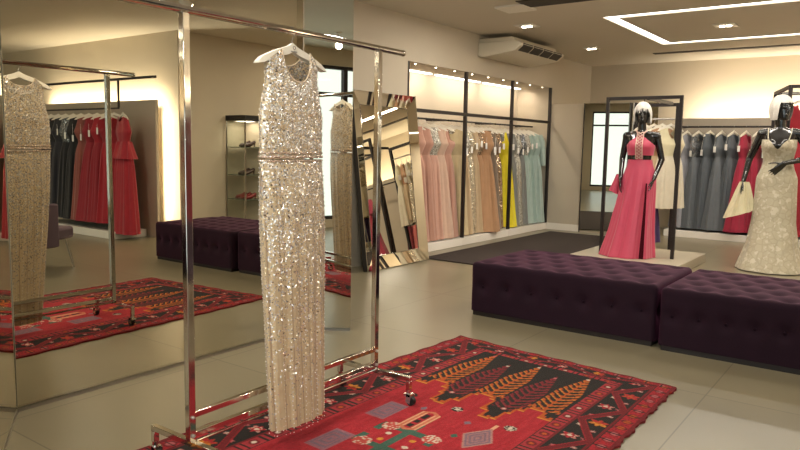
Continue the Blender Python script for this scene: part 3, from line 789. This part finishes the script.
# ------------------------------------------------------------------ display frames
def frame_rect(r, a, b_, z0, z1, th=.035, name='post'):
    a = Vector((*a, 0)); b_ = Vector((*b_, 0)); d = (b_-a).normalized(); n = Vector((-d.y, d.x, 0))
    for p in (a+d*th/2, b_-d*th/2):
        MB().obox(p+Vector((0,0,(z0+z1)/2)), d*th/2, n*th/2, Vector((0,0,(z1-z0)/2))).build(name, M['black'], r, bevel=.002)
    MB().obox((a+b_)/2+Vector((0,0,z1-th/2)), d*((b_-a).length/2-th), n*th/2, Vector((0,0,th/2))).build('top_beam', M['black'], r, bevel=.002)
tag(MB().box(-2.98, -1.81, 7.2, 8.42, 0, .1).build('display_platform', M['plinth'], bevel=.006), 'low pale square platform under the mannequin in pink', 'platform')
pf = empty('mannequin_cage', (-2.36, 7.7, .1)); tag(pf, 'black rectangular metal frame standing around the mannequin in pink', 'metal frame')
frame_rect(pf, (-.435, 0), (.385, 0), 0, 1.74)
MB().box(.0, .03, .018, .95, 1.70, 1.735).build('rear_beam', M['black'], pf)
MB().tube([(-.02,0,1.705), (-.02,0,1.66), (-.012,0,1.65)], .005, 6).build('hook', M['black'], pf)
MB().box(.0, .03, .95, .98, 0, 1.735).build('rear_post', M['black'], pf) if False else None
gr2 = empty('gown_rack', (-2.3, 8.75, 0)); tag(gr2, 'black metal rack holding cream gowns behind the mannequin in pink', 'clothes rack')
frame_rect(gr2, (-.5, 0), (.02, 0), 0, 1.83, .04)
MB().cyl((-.46, 0, 1.64), (-.02, 0, 1.64), .01).build('rod', M['steel'], gr2)
MB().cyl((-.46, 0, .62), (-.02, 0, .62), .008).build('rod', M['steel'], gr2)
for i, (lab, a, b_, x, rz, L_) in enumerate([('short ivory beaded gown behind the mannequin in pink, left one', G['cream'], F['ivory'], -2.68, .5, .92),
     ('cream lace gown behind the mannequin in pink, middle one', F['ivory'], G['cream'], -2.57, .35, .95),
     ('tan brown gown on the small black rack', F['tan'], F['beige'], -2.47, .3, .9),
     ('pale cream gown behind the right arm of the mannequin in pink', F['tulle'], F['ivory'], -2.37, .3, .97)]):
    gown((x, 8.75, 1.64-.105-L_), rz+.6, lab, (a, b_), L=L_, seed=60+i, flare=.2, wid=.21)
    hanger((x, 8.75, 1.6365), rz+.6, 'slim white hanger on the small black rack', 'hangers of the small rack', w=.36)
F['purple'] = fab('cloth_purple', '#4c3a6a')
for i, x in enumerate((-2.7, -2.58)):
    r = empty('skirt_garment', (x, 8.75, .12), .9); tag(r, ['purple skirt on the lower rod of the small rack, left one', 'purple skirt on the lower rod of the small rack, right one'][i], 'skirt', 'skirts of the small rack')
    cloth([(.48,.13,.02), (.3,.16,.04), (0,.2,.05)], lambda c, s: .48, 0, 9, lambda z: .008, i, 48, 8).build('pleats', F['purple'], r, smooth=True)
    MB().box(-.1, .1, -.006, .006, .478, .492).build('clip_bar', M['steel'], r)

cf = empty('mannequin_cage', (-1.1, 8.55, 0)); tag(cf, 'black metal cage frame behind the mannequin in white, at the right edge', 'metal frame')
dx = Vector((-.28, .95)); ex = Vector((.95, .28))
def cpost(p): MB().box(p[0]-.018, p[0]+.018, p[1]-.018, p[1]+.018, 0, 1.95).build('post', M['black'], cf)
P0, P1, P2, P3 = Vector((0,0)), dx, dx+ex, ex
for p in (P0, P1, P2, P3): cpost(p)
for a, b_ in ((P0, P1), (P1, P2), (P2, P3), (P3, P0)):
    MB().bar((*a, 1.965), (*b_, 1.965), .035, .035).build('top_beam', M['black'], cf)
MB().bar((*(P0+dx*.5), 1.93), (*(P3+dx*.5), 1.93), .02, .02).build('rod', M['steel'], cf)
cpos = Vector((-1.1, 8.55))+dx*.5+ex*.24
gown((cpos.x, cpos.y, .40), .3, 'red ruffled gown hanging in the cage frame at the right edge', (F['red'], F['red']), L=1.4, seed=77, flare=.4, wid=.24, pl=.03, sleeve=True, tagd=False)
hanger((cpos.x, cpos.y, 1.925), .3, 'white hanger of the red ruffled gown at the right edge', w=.38)

# ------------------------------------------------------------------ mannequins
def capsule(mb, a, b_, ra, rb, n=14):
    a = Vector(a); b_ = Vector(b_); d = b_-a; L_ = d.length; d.normalize(); pts = []; rs = []
    for i in range(5): t = -1+i/4; pts.append(a+d*ra*t*.98); rs.append(max(.002, ra*math.sqrt(max(0, 1-(t*.98)**2))))
    for i in range(5): t = i/4; pts.append(b_+d*rb*t*.98); rs.append(max(.002, rb*math.sqrt(max(0, 1-(t*.98)**2))))
    mb.tube(pts, rs, n)
def chain(mb, pts, rs):
    for i in range(len(pts)-1): capsule(mb, pts[i], pts[i+1], rs[i], rs[i+1])
def hand(mb, w_, d, side, palm_n, s=1.0, curl=.35):
    """w_=wrist, d=pointing direction, side=thumb side, palm_n = direction the palm faces"""
    w_ = Vector(w_); d = Vector(d).normalized(); side = Vector(side); side = (side-d*side.dot(d)).normalized(); pn = d.cross(side); 
    if pn.dot(Vector(palm_n)) < 0: pn = -pn
    for k in range(4):
        o = side*(.027-.018*k)*s
        capsule(mb, w_+o*.6, w_+d*.085*s+o, .014*s, .011*s, 10)
    for k, ln in enumerate((.068, .078, .072, .056)):
        o = side*(.028-.0188*k)*s; p = w_+d*.088*s+o; dr = (d+side*(.10-.07*k)).normalized(); r = .0085*s
        for j, f in enumerate((.45, .32, .23)):
            q2 = p+dr*ln*f*s; capsule(mb, p, q2, r, r*.9, 8); p = q2; r *= .9; dr = (dr+pn*curl).normalized()
    p = w_+d*.025*s+side*.025*s; dr = (d*.6+side*.75+pn*.25).normalized(); r = .0105*s
    for f in (.045, .034, .026):
        q2 = p+dr*f*s; capsule(mb, p, q2, r, r*.88, 8); p = q2; r *= .88; dr = (dr+d*.45).normalized()
def mannequin(loc, rz, lab, arms, head_rot, wig, scale=1.0, group='glossy black mannequins'):
    r = empty('mannequin', loc, rz); r.scale = (scale,)*3; tag(r, lab, 'mannequin', group)
    mb = MB()
    # torso loft: (z, half width, half depth, y shift)
    T = [(.80,.02,.02,0), (.82,.13,.09,.01), (.88,.168,.11,.012), (.95,.172,.112,.012), (1.03,.145,.095,.0), (1.10,.118,.082,-.004), (1.16,.122,.085,-.006), (1.23,.138,.1,-.012), (1.28,.145,.108,-.016), (1.34,.15,.092,-.006), (1.40,.162,.072,.004), (1.435,.13,.058,.006), (1.455,.06,.05,.006), (1.46,.02,.02,.006)]
    n = 28; vs = [(w_*math.cos(2*PI*k/n), y_+d_*math.sin(2*PI*k/n), z) for z, w_, d_, y_ in T for k in range(n)]
    mb.add(vs, [(i*n+k, i*n+(k+1)%n, (i+1)*n+(k+1)%n, (i+1)*n+k) for i in range(len(T)-1) for k in range(n)]+[tuple(range(n-1,-1,-1)), tuple((len(T)-1)*n+k for k in range(n))])
    for s in (-1, 1): mb.ball((s*.07, -.085, 1.275), .055, 10)
    capsule(mb, (0,.006,1.43), (0,-.008,1.53), .05, .045)
    for s in (-1, 1):
        chain(mb, [(s*.085,.0,.86), (s*.08,-.01,.50), (s*.075,.01,.12)], [.085,.055,.035])
        capsule(mb, (s*.085,-.0,.48), (s*.08,.03,.36), .05, .052)
        chain(mb, [(s*.075,.02,.09), (s*.08,-.09,.035), (s*.08,-.15,.022)], [.034,.03,.018])
        capsule(mb, (s*.075,.035,.06), (s*.075,.04,.012), .016, .01)
    for s in (-1, 1):
        el, wr, hd, th, pn = arms[s]; sh = (s*.165, .006, 1.395)
        capsule(mb, sh, (s*.12, .005, 1.40), .048, .05)
        chain(mb, [sh, el, wr], [.043, .034, .023]); hand(mb, wr, hd, th, pn, 1.0)
    body = mb.build('body', M['mann'], r, smooth=True)
    rm = body.modifiers.new('remesh', 'REMESH'); rm.mode = 'VOXEL'; rm.voxel_size = .0062; rm.use_smooth_shade = True
    sm = body.modifiers.new('smooth', 'SMOOTH'); sm.factor = .5; sm.iterations = 2
    # head as one part of the body surface, turned on the neck
    hb = MB(); hz = .118
    HT = [(-.118,.02,.02,-.05), (-.112,.035,.035,-.045), (-.095,.05,.055,-.03), (-.06,.062,.075,-.012), (-.02,.07,.088,0), (.02,.074,.096,.004), (.06,.07,.092,.006), (.09,.055,.072,.008), (.11,.03,.042,.008), (.118,.006,.01,.008)]
    n = 28; vs = []
    for z, w_, d_, y_ in HT:
        for k in range(n):
            a = 2*PI*k/n; c, s_ = math.cos(a), math.sin(a); x = w_*c; y = y_+d_*s_
            if s_ < -.5 and abs(z-.008) < .02: y += .010*math.exp(-((abs(c)-.42)/.16)**2)   # eye sockets
            vs.append((x, y, z))
    hb.add(vs, [(i*n+k, i*n+(k+1)%n, (i+1)*n+(k+1)%n, (i+1)*n+k) for i in range(len(HT)-1) for k in range(n)]+[tuple(range(n-1,-1,-1)), tuple((len(HT)-1)*n+k for k in range(n))])
    hb.tube([(0,-.088,.022), (0,-.103,-.012), (0,-.108,-.03), (0,-.092,-.038)], [.007,.011,.014,.008], 10)   # nose
    for s in (-1, 1):
        hb.ball((s*.032,-.079,.008), .0135, 8, sx=1.25, sz=.75)                                            # eyes
        hb.tube([(s*.014,-.093,.03), (s*.032,-.092,.036), (s*.052,-.078,.028)], .005, 8)                   # brows
        hb.ball((s*.074,.008,-.008), .02, 8, sx=.4, sy=.75, sz=1.3)                                        # ears
    hb.tube([(-.024,-.078,-.062), (-.01,-.09,-.057), (0,-.089,-.06), (.01,-.09,-.057), (.024,-.078,-.062)], [.003,.006,.005,.006,.003], 8)
    hb.tube([(-.02,-.077,-.067), (0,-.088,-.072), (.02,-.077,-.067)], [.003,.008,.003], 8)
    capsule(hb, (0,.02,-.06), (0,.02,-.14), .045, .044)
    hd_ = hb.build('head', M['mann'], r, smooth=True); hd_.location = (0,-.012,1.645); hd_.rotation_euler = head_rot
    rm = hd_.modifiers.new('remesh', 'REMESH'); rm.mode = 'VOXEL'; rm.voxel_size = .0042; rm.use_smooth_shade = True
    wg = wig(); wo = wg.build('wig', M['wig'], r, smooth=True); wo.location = (0,-.012,1.645); wo.rotation_euler = head_rot
    return r
def bob_wig(length=-.10, fringe=.052, messy=0):
    """hair cap with strand ridges; open over the face"""
    mb = MB(); n = 96; m = 22; vs = []; rn = random.Random(5); jit = [rn.uniform(-1, 1) for _ in range(n)]
    for j in range(m+1):
        for i in range(n):
            a = 2*PI*i/n; c, s = math.cos(a), math.sin(a)
            front = max(0., min(1., (-s-.52)/.12)); zb = length+(fringe-length)*front + messy*.03*jit[i]
            f = j/m
            # polar from the crown down to the widest level, then hang
            zt = .142; z = zt+(zb-zt)*f
            if z > .0: k_ = math.sqrt(max(0, 1-(z/.142)**2)); rx, ry = .095*k_+.004, .118*k_+.004
            else: rx, ry = .099-.02*(z/.12)**2*(1 if messy == 0 else 0), .122-.03*(z/.12)**2
            rp = 1+.02*math.sin(a*24)+.012*math.sin(a*41+1)+messy*.05*jit[i]*f
            vs.append((rx*c*rp, .012+ry*s*rp, z))
    mb.add(vs, [(j*n+i, j*n+(i+1)%n, (j+1)*n+(i+1)%n, (j+1)*n+i) for j in range(m) for i in range(n)]+[tuple(range(n-1,-1,-1))])
    return mb

# mannequin in pink: local -y is forward
pink_loc = (-2.375, 7.66, .1); prz = .16
armsP = {-1: ((-.205, .02, 1.13), (-.20, -.07, .90), (.05, -.1, -1), (.0, -1, 0), (1, 0, 0)),
          1: ((.23, .03, 1.13), (.17, -.08, .91), (-.25, -.15, -1), (.0, -1, 0), (-1, 0, 0))}
mP = mannequin(pink_loc, prz, 'glossy black mannequin with messy white bob wig, wearing the pink gown', armsP, (.05, 0, .1), lambda: bob_wig(-.10, .04, 1.0), .94)
hp = fab('cloth_hot_pink', '#bd3c58', rough=.5, sheen=.3, noise=.06)
gP = empty('evening_gown', pink_loc, prz); gP.scale = (.94,)*3; tag(gP, 'coral pink halter gown with waist cutouts and high slit, worn by mannequin', 'dress')
# bust band
cloth([(1.42,.155,.078), (1.36,.156,.108), (1.31,.157,.15), (1.27,.156,.158), (1.18,.142,.12)], lambda c, s: (1.41-.12*abs(c)**1.2 if s < 0 else 1.27)-.0, 1.175, 8, lambda z: .001, 1, 72, 10, off=lambda z: (0,-.012)).build('bodice', hp, gP, smooth=True)
lat = fab('cloth_lattice', '#d9b4a4', rough=.5); lm = MB()
for s in (-1, 1):
    def fy(z): return -(interp([(1.46,.06),(1.42,.078),(1.36,.108),(1.31,.15),(1.27,.158),(1.18,.12),(1.1,.1),(1.0,.12)], z)[0]+.02)
    # neck strap
    lm.tube([(s*.03,-.068,1.42), (s*.056,-.03,1.455), (s*.05,.035,1.47), (0,.06,1.475)], .008, 8)
    zz = [1.44-.034*i for i in range(10)]
    lm.tube([((1 if i % 2 else -1)*s*.024, fy(z)-.004, z) for i, z in enumerate(zz)], .0065, 6)
    lm.tube([(s*.034, fy(z), z) for z in zz], .006, 6)
lm.build('lattice_strap', lat, gP, smooth=True)
cloth([(1.13,.134,.097), (1.06,.145,.105), (1.0,.166,.118), (.9,.188,.13), (.6,.21,.17), (.3,.245,.22), (.0,.305,.28)], lambda c, s: 1.125, lambda c, s: .004, 9, lambda z: .016*min(1, (1.06-z)/.6), 4, 120, 40,
      off=lambda z: (-.09*max(0, (1.0-z))**1.3, -.005-.03*max(0, 1-z))).build('skirt', hp, gP, smooth=True)
cloth([(1.19,.04,.012), (1.1,.04,.012)], lambda c, s: 1.195, 1.11, 4, lambda z: 0, 4, 24, 5, off=lambda z: (0,-.088)).build('centre_panel', hp, gP, smooth=True)
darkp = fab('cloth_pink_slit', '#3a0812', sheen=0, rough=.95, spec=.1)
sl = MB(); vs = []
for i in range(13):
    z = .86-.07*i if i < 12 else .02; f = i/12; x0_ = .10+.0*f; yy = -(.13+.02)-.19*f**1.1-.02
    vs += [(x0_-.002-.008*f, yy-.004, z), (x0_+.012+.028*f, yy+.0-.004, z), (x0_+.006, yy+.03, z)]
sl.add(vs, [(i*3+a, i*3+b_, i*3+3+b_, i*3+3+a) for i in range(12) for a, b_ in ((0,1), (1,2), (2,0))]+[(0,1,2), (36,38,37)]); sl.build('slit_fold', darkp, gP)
# train gathered in the hand at her side
cloth([(1.0,.02,.02), (.88,.05,.04), (.72,.10,.05), (.66,.115,.05)], lambda c, s: .95, lambda c, s: .72-.04*c, 7, lambda z: .008, 8, 48, 12, off=lambda z: (-.225-.12*(.95-z), .03)).build('side_train', hp, gP, smooth=True)

# mannequin in white
wl = (-1.135, 8.32, 0); wrz = .05
armsW = {-1: ((-.265, .03, 1.14), (-.30, -.03, .91), (-.1, -.05, -1), (0, -1, 0), (1, 0, 0)),
          1: ((.29, .0, 1.16), (.07, -.17, 1.10), (-.75, -.1, -.75), (.2, -.2, 1), (0, 1, 0))}
mW = mannequin(wl, wrz, 'glossy black mannequin with smooth white bob wig, wearing the white lace gown', armsW, (.02, 0, .75), lambda: bob_wig(-.115, .055, 0), 1.045)
def lacemat():
    m = mat('white_lace', '#bdb295', .6, sheen=.2); nt = m.node_tree; Lk = nt.links; b = nt.nodes['Principled BSDF']
    tc = nt.nodes.new('ShaderNodeTexCoord'); v = nt.nodes.new('ShaderNodeTexVoronoi'); v.feature = 'DISTANCE_TO_EDGE'; v.inputs['Scale'].default_value = 16
    Lk.new(tc.outputs['Object'], v.inputs['Vector'])
    r = nt.nodes.new('ShaderNodeValToRGB'); r.color_ramp.elements[0].color = lin('#a89d84'); r.color_ramp.elements[1].color = lin('#b3a98f'); r.color_ramp.elements[0].position = .02; r.color_ramp.elements[1].position = .12
    Lk.new(v.outputs['Distance'], r.inputs[0])
    n = nt.nodes.new('ShaderNodeTexNoise'); n.inputs['Scale'].default_value = 22; Lk.new(tc.outputs['Object'], n.inputs['Vector'])
    r2 = nt.nodes.new('ShaderNodeValToRGB'); r2.color_ramp.elements[0].position = .56; r2.color_ramp.elements[1].position = .62; Lk.new(n.outputs['Fac'], r2.inputs[0])
    mx = nt.nodes.new('ShaderNodeMix'); mx.data_type = 'RGBA'; mx.inputs[7].default_value = lin('#c6bda6'); Lk.new(r2.outputs[0], mx.inputs[0]); Lk.new(r.outputs[0], mx.inputs[6]); Lk.new(mx.outputs[2], b.inputs['Base Color'])
    return m
lace = lacemat()
gW = empty('evening_gown', wl, wrz); gW.scale = (1.045,)*3; tag(gW, 'white lace evening gown with thin straps, worn by the right mannequin', 'dress')
cloth([(1.345,.158,.125), (1.31,.16,.16), (1.26,.16,.168), (1.18,.142,.115), (1.12,.132,.1), (1.05,.148,.108)], lambda c, s: (1.335-.095*math.exp(-(c/.33)**2)) if s < 0 else 1.2, 1.05, 8, lambda z: .001, 1, 90, 14, off=lambda z: (0,-.012)).build('bodice', lace, gW, smooth=True)
for s in (-1, 1): MB().tube([(s*.09,-.145,1.31), (s*.1,-.075,1.39), (s*.105,-.02,1.45), (s*.1,.05,1.42), (s*.08,.085,1.2)], .005, 6).build('shoulder_strap', lace, gW, smooth=True)
cloth([(1.05,.148,.108), (.95,.186,.13), (.8,.19,.135), (.5,.2,.16), (.25,.24,.22), (.01,.32,.31)], lambda c, s: 1.05, .012, 8, lambda z: .008*min(1, (1.05-z)/.9), 3, 110, 36, off=lambda z: (0,-.012)).build('skirt', lace, gW, smooth=True)
tl = cloth([(.93,.02,.02), (.85,.05,.03), (.62,.12,.06), (.52,.15,.075)], lambda c, s: .9, lambda c, s: .56+.05*c, 9, lambda z: .014, 9, 80, 14, off=lambda z: (-.29-.04*(.9-z), -.03))
tl.build('tulle_overskirt', F['tulle'], gW, smooth=True)

# ------------------------------------------------------------------ glass cabinet and armchair (seen in the mirror)
vc = empty('display_cabinet', (.83, 6.4, 0)); tag(vc, 'tall glass cabinet with shelves reflected beside the sequined dress', 'cabinet')
VW, VD, VH = .40, .36, 1.64
MB().box(0, VW, 0, VD, VH-.07, VH).build('top_cap', M['cab'], vc); MB().box(0, VW, 0, VD, 0, .1).build('base', M['cab'], vc)
for x in (.008, VW-.008):
    for y in (.008, VD-.008): MB().box(x-.008, x+.008, y-.008, y+.008, .1, VH-.07).build('corner_post', M['steel'], vc)
for z in (.48, .82, 1.2): MB().box(.018, VW-.018, .018, VD-.018, z, z+.01).build('shelf', M['shelf'], vc)
MB().box(.017, VW-.017, .003, .007, .1, VH-.07).build('glass_side', M['glass'], vc)
MB().box(.012, VW-.012, VD-.012, VD-.006, .1, VH-.07).build('back_board', M['wallwarm'], vc)
def shoe_pair(x, z, m, lab):
    r = empty('shoe', (.83+x, 6.4+.17, z)); tag(r, lab, 'shoe', 'shoes and bags in the glass cabinet')
    mb = MB(); mb.tube([(0,-.1,.015), (0,-.06,.022), (0,0,.03), (0,.06,.055), (0,.09,.07)], [.012,.028,.026,.026,.022], 12); mb.build('upper', m, r, smooth=True)
    MB().tube([(0,.085,.055), (0,.09,.0)], [.012,.006], 8).build('heel', m, r)
for (x, z, m, lab) in ((.1, 1.21, M['shoeb'], 'dark heeled shoe on the top shelf of the glass cabinet, left one'), (.2, 1.21, M['shoeb'], 'dark heeled shoe on the top shelf of the glass cabinet, right one'),
                       (.12, .83, M['shoeb'], 'brown shoe on the middle glass shelf, left one'), (.22, .83, M['shoeb'], 'brown shoe on the middle glass shelf, right one'),
                       (.09, .49, M['shoe'], 'red shoe on the lowest glass shelf, left one'), (.19, .49, M['shoe'], 'red shoe on the lowest glass shelf, right one'), (.29, .49, M['shoe'], 'red shoe on the lowest glass shelf, farthest one')):
    shoe_pair(x, z, m, lab)
ch = empty('armchair', (.27, 3.2, 0), 2.6); tag(ch, 'mauve upholstered armchair with metal legs reflected behind the dress', 'armchair')
MB().box(-.3, .3, -.3, .3, .3, .42).build('seat', M['chair'], ch, bevel=.03)
bk = MB(); n = 17; vs = []
for i in range(n):
    a = PI*i/(n-1); 
    for (rr_, z) in ((.34, .25), (.34, .78-.12*abs(math.cos(a))), (.28, .78-.12*abs(math.cos(a))), (.28, .25)): vs.append((rr_*math.cos(a), .02+rr_*math.sin(a), z))
bk.add(vs, [(i*4+k, i*4+(k+1)%4, (i+1)*4+(k+1)%4, (i+1)*4+k) for i in range(n-1) for k in range(4)]+[(0,1,2,3), ((n-1)*4+3, (n-1)*4+2, (n-1)*4+1, (n-1)*4)])
bk.build('backrest', M['chair'], ch, bevel=.015)
for sx in (-1, 1):
    for sy in (-1, 1): MB().tube([(sx*.24, sy*.24, .3), (sx*.29, sy*.29, 0)], [.014,.01], 10).build('leg', M['chrome'], ch)

area('cabinet_fill', (1.03, 6.58, 1.56), (1.03, 6.58, 0), 2.5, .2, .2)  # added fill light that brightens the dark cabinet interior
# ------------------------------------------------------------------ the sequined dress on the rack
DY = 2.075
dg = empty('evening_gown', (RXc, DY, .055), R90); tag(dg, 'champagne sequined sleeveless long dress hanging on the chrome rack', 'dress')
LZ = 1.575
def dressmat():
    """champagne cloth covered in sequins: dense on the bodice, thinning to scattered ones at the hem, with stitched vertical channels"""
    m = bpy.data.materials.new('sequined_cloth'); m.use_nodes = True; nt = m.node_tree; Lk = nt.links; b = nt.nodes['Principled BSDF']
    N_ = nt.nodes.new
    def mth(op, a, b_=None, c=None):
        n = N_('ShaderNodeMath'); n.operation = op
        for k, x in enumerate((a, b_, c)):
            if x is None: continue
            if isinstance(x, (int, float)): n.inputs[k].default_value = x
            else: Lk.new(x, n.inputs[k])
        return n.outputs[0]
    tc = N_('ShaderNodeTexCoord'); v = N_('ShaderNodeTexVoronoi'); v.inputs['Scale'].default_value = 175; Lk.new(tc.outputs['Object'], v.inputs['Vector'])
    sp = N_('ShaderNodeSeparateXYZ'); Lk.new(tc.outputs['Object'], sp.inputs[0])
    col = N_('ShaderNodeSeparateColor'); Lk.new(v.outputs['Color'], col.inputs[0])
    mr = N_('ShaderNodeMapRange'); mr.inputs[1].default_value = .15; mr.inputs[2].default_value = 1.15; mr.inputs[3].default_value = .05; mr.inputs[4].default_value = .62; Lk.new(sp.outputs[2], mr.inputs[0])
    dens = mth('POWER', mr.outputs[0], 1.25)
    isq = mth('LESS_THAN', col.outputs[0], dens)
    # cloth colour, with darker stitched channels
    ch_ = mth('ABSOLUTE', mth('SINE', mth('MULTIPLY', sp.outputs[0], 70)))
    seam = mth('LESS_THAN', ch_, .16)
    ns = N_('ShaderNodeTexNoise'); ns.inputs['Scale'].default_value = 26; Lk.new(tc.outputs['Object'], ns.inputs['Vector'])
    base = N_('ShaderNodeMix'); base.data_type = 'RGBA'; base.inputs[6].default_value = lin('#b7a381'); base.inputs[7].default_value = lin('#a38c6b'); Lk.new(ns.outputs['Fac'], base.inputs[0])
    b2 = N_('ShaderNodeMix'); b2.data_type = 'RGBA'; b2.inputs[7].default_value = lin('#8f775b'); Lk.new(seam, b2.inputs[0]); Lk.new(base.outputs[2], b2.inputs[6])
    # sequin colours: silver, lilac grey, champagne, some dark
    rp = N_('ShaderNodeValToRGB'); rp.color_ramp.interpolation = 'CONSTANT'; e = rp.color_ramp.elements
    e[0].color = lin('#f4efe9'); e[0].position = 0; e[1].color = lin('#c9c4c2'); e[1].position = .4
    x = e.new(.62); x.color = lin('#dccfb0'); x = e.new(.86); x.color = lin('#8d7a6c')
    Lk.new(col.outputs[1], rp.inputs[0])
    mx = N_('ShaderNodeMix'); mx.data_type = 'RGBA'; Lk.new(isq, mx.inputs[0]); Lk.new(b2.outputs[2], mx.inputs[6]); Lk.new(rp.outputs[0], mx.inputs[7]); Lk.new(mx.outputs[2], b.inputs['Base Color'])
    Lk.new(mth('MULTIPLY', isq, .72), b.inputs['Metallic'])
    Lk.new(mth('SUBTRACT', .62, mth('MULTIPLY', isq, .38)), b.inputs['Roughness'])
    sub = N_('ShaderNodeVectorMath'); sub.operation = 'SUBTRACT'; sub.inputs[1].default_value = (.5,.5,.5); Lk.new(v.outputs['Color'], sub.inputs[0])
    sca = N_('ShaderNodeVectorMath'); sca.operation = 'SCALE'; Lk.new(sub.outputs[0], sca.inputs[0]); Lk.new(mth('MULTIPLY', isq, .75), sca.inputs['Scale'])
    g = N_('ShaderNodeNewGeometry'); ad = N_('ShaderNodeVectorMath'); ad.operation = 'ADD'; Lk.new(g.outputs['Normal'], ad.inputs[0]); Lk.new(sca.outputs[0], ad.inputs[1])
    nm = N_('ShaderNodeVectorMath'); nm.operation = 'NORMALIZE'; Lk.new(ad.outputs[0], nm.inputs[0]); Lk.new(nm.outputs[0], b.inputs['Normal'])
    b.inputs['Sheen Weight'].default_value = .2
    return m
seqT = seqS = dressmat()
zw = 1.15
top = [(LZ,.150,.03), (LZ-.05,.146,.038), (LZ-.12,.142,.045), (LZ-.18,.154,.05), (LZ-.26,.174,.054), (zw+.1,.174,.05), (zw,.173,.048)]
def ztf(c, s):
    a = abs(c); hf = .54; d = .125 if s < 0 else .055
    if a < hf: return LZ-d*math.sqrt(max(0, 1-(a/hf)**2.4))
    return LZ-.05*(a-hf)/(1-hf)
cloth(top, ztf, zw, 6, lambda z: .0015, 3, 120, 40).build('bodice', seqT, dg, smooth=True)
wb = MB()
for z, rr_ in ((zw+.012, .0045), (zw-.004, .006), (zw-.02, .0045)):
    wb.tube([(.1745*math.cos(2*PI*i/48), .051*math.sin(2*PI*i/48), z+.002*math.sin(i*3)) for i in range(49)], rr_, 6)
wb.build('beaded_waistband', glitter('waist_beads', '#b79a84', '#f6efe6', 260, .9, .2, .9, .5), dg, smooth=True)
skt = [(zw-.02,.174,.049), (zw-.1,.176,.058), (zw-.25,.178,.062), (zw-.5,.172,.06), (.5,.166,.054), (.2,.158,.05), (0,.152,.05)]
cloth(skt, lambda c, s: zw-.015, lambda c, s: .04, 11, lambda z: .0035*min(1, (zw-z)/.3), 5, 150, 60, off=lambda z: (-.04*(1-z/zw), -.076*(1-z/zw))).build('skirt', seqS, dg, smooth=True)
# beading: rows of small stones, far too many to count
bd = MB(); rn = random.Random(11)
def stone(x, y, z, r):
    ax = Vector((rn.uniform(-1,1), rn.uniform(-1,1), rn.uniform(-1,1))).normalized(); R_ = Matrix.Rotation(rn.random()*6, 3, ax)
    bd.add([Vector((x,y,z))+R_@Vector(v)*r for v in ((1,0,0),(-1,0,0),(0,1,0),(0,-1,0),(0,0,.7),(0,0,-.7))], [(0,2,4),(2,1,4),(1,3,4),(3,0,4),(2,0,5),(1,2,5),(3,1,5),(0,3,5)])
for s in (-1, 1):
    for k in range(9):
        c = -.92+1.84*k/8
        for j in range(60):
            z = .02+(zw-.05)*j/59; W, D = interp(skt, z)[:2]; cc = c+rn.uniform(-.012,.012)
            stone(W*cc-.04*(1-z/zw), s*(D*math.sqrt(1-cc*cc)+.004)-.076*(1-z/zw), z, .0034 if k % 2 == 0 else .0022)
    for j in range(900):
        z = rn.uniform(.02, zw-.03); W, D = interp(skt, z)[:2]; cc = rn.uniform(-.97,.97); pz = (z/zw)**1.6
        if rn.random() < .25+pz: stone(W*cc-.04*(1-z/zw), s*(D*math.sqrt(1-cc*cc)+.003)-.076*(1-z/zw), z, rn.uniform(.0018,.0034))
    for j in range(1100):
        cc = rn.uniform(-.97,.97); zt_ = ztf(cc, -s*-1 if False else s); z = rn.uniform(zw+.03, zt_-.01); W, D = interp(top, z)[:2]
        stone(W*cc, s*(D*math.sqrt(1-cc*cc)+.003), z, rn.uniform(.002,.0038))
    for j in range(70):   # necklace of larger stones under the neckline
        cc = -.5+1.0*j/69; z = ztf(cc, s)-.04-.01*math.sin(j); W, D = interp(top, z)[:2]; stone(W*cc, s*(D*math.sqrt(1-cc*cc)+.004), z, .0042)
bo = bd.build('beading', mat('crystal_beads', '#fffaf2', .15, .35), dg); tag(bo, kind='stuff')
trim = MB()
for sgn in (-1, 1):
    trim.tube([(interp(top, ztf(c_, sgn))[0]*c_, sgn*interp(top, ztf(c_, sgn))[1]*math.sqrt(1-c_*c_), ztf(c_, sgn)) for c_ in [-.54+1.08*i/30 for i in range(31)]], .0022, 6)
trim.build('neckline_trim', mat('cream_piping', '#e3cdb4', .5), dg, smooth=True)
h1 = hanger((RXc, DY, TZ-.003), R90, 'thick white hanger holding the champagne sequined dress', w=.385, thick=.022)
lg = MB()
lg.tube([(.007*math.cos(a*PI/6), -.0145, -.066+.007*math.sin(a*PI/6)) for a in range(13)], .0012, 5)
for i in range(5): lg.box(-.018+i*.0075, -.0135+i*.0075, -.0138, -.0125, -.084, -.079)
lg.build('printed_mark', M['ink'], h1)

# ------------------------------------------------------------------ view
sc.view_settings.view_transform = 'Standard'; sc.view_settings.look = 'None'; sc.view_settings.gamma = 1
sc.view_settings.use_curve_mapping = False; sc.view_settings.exposure = 0.0
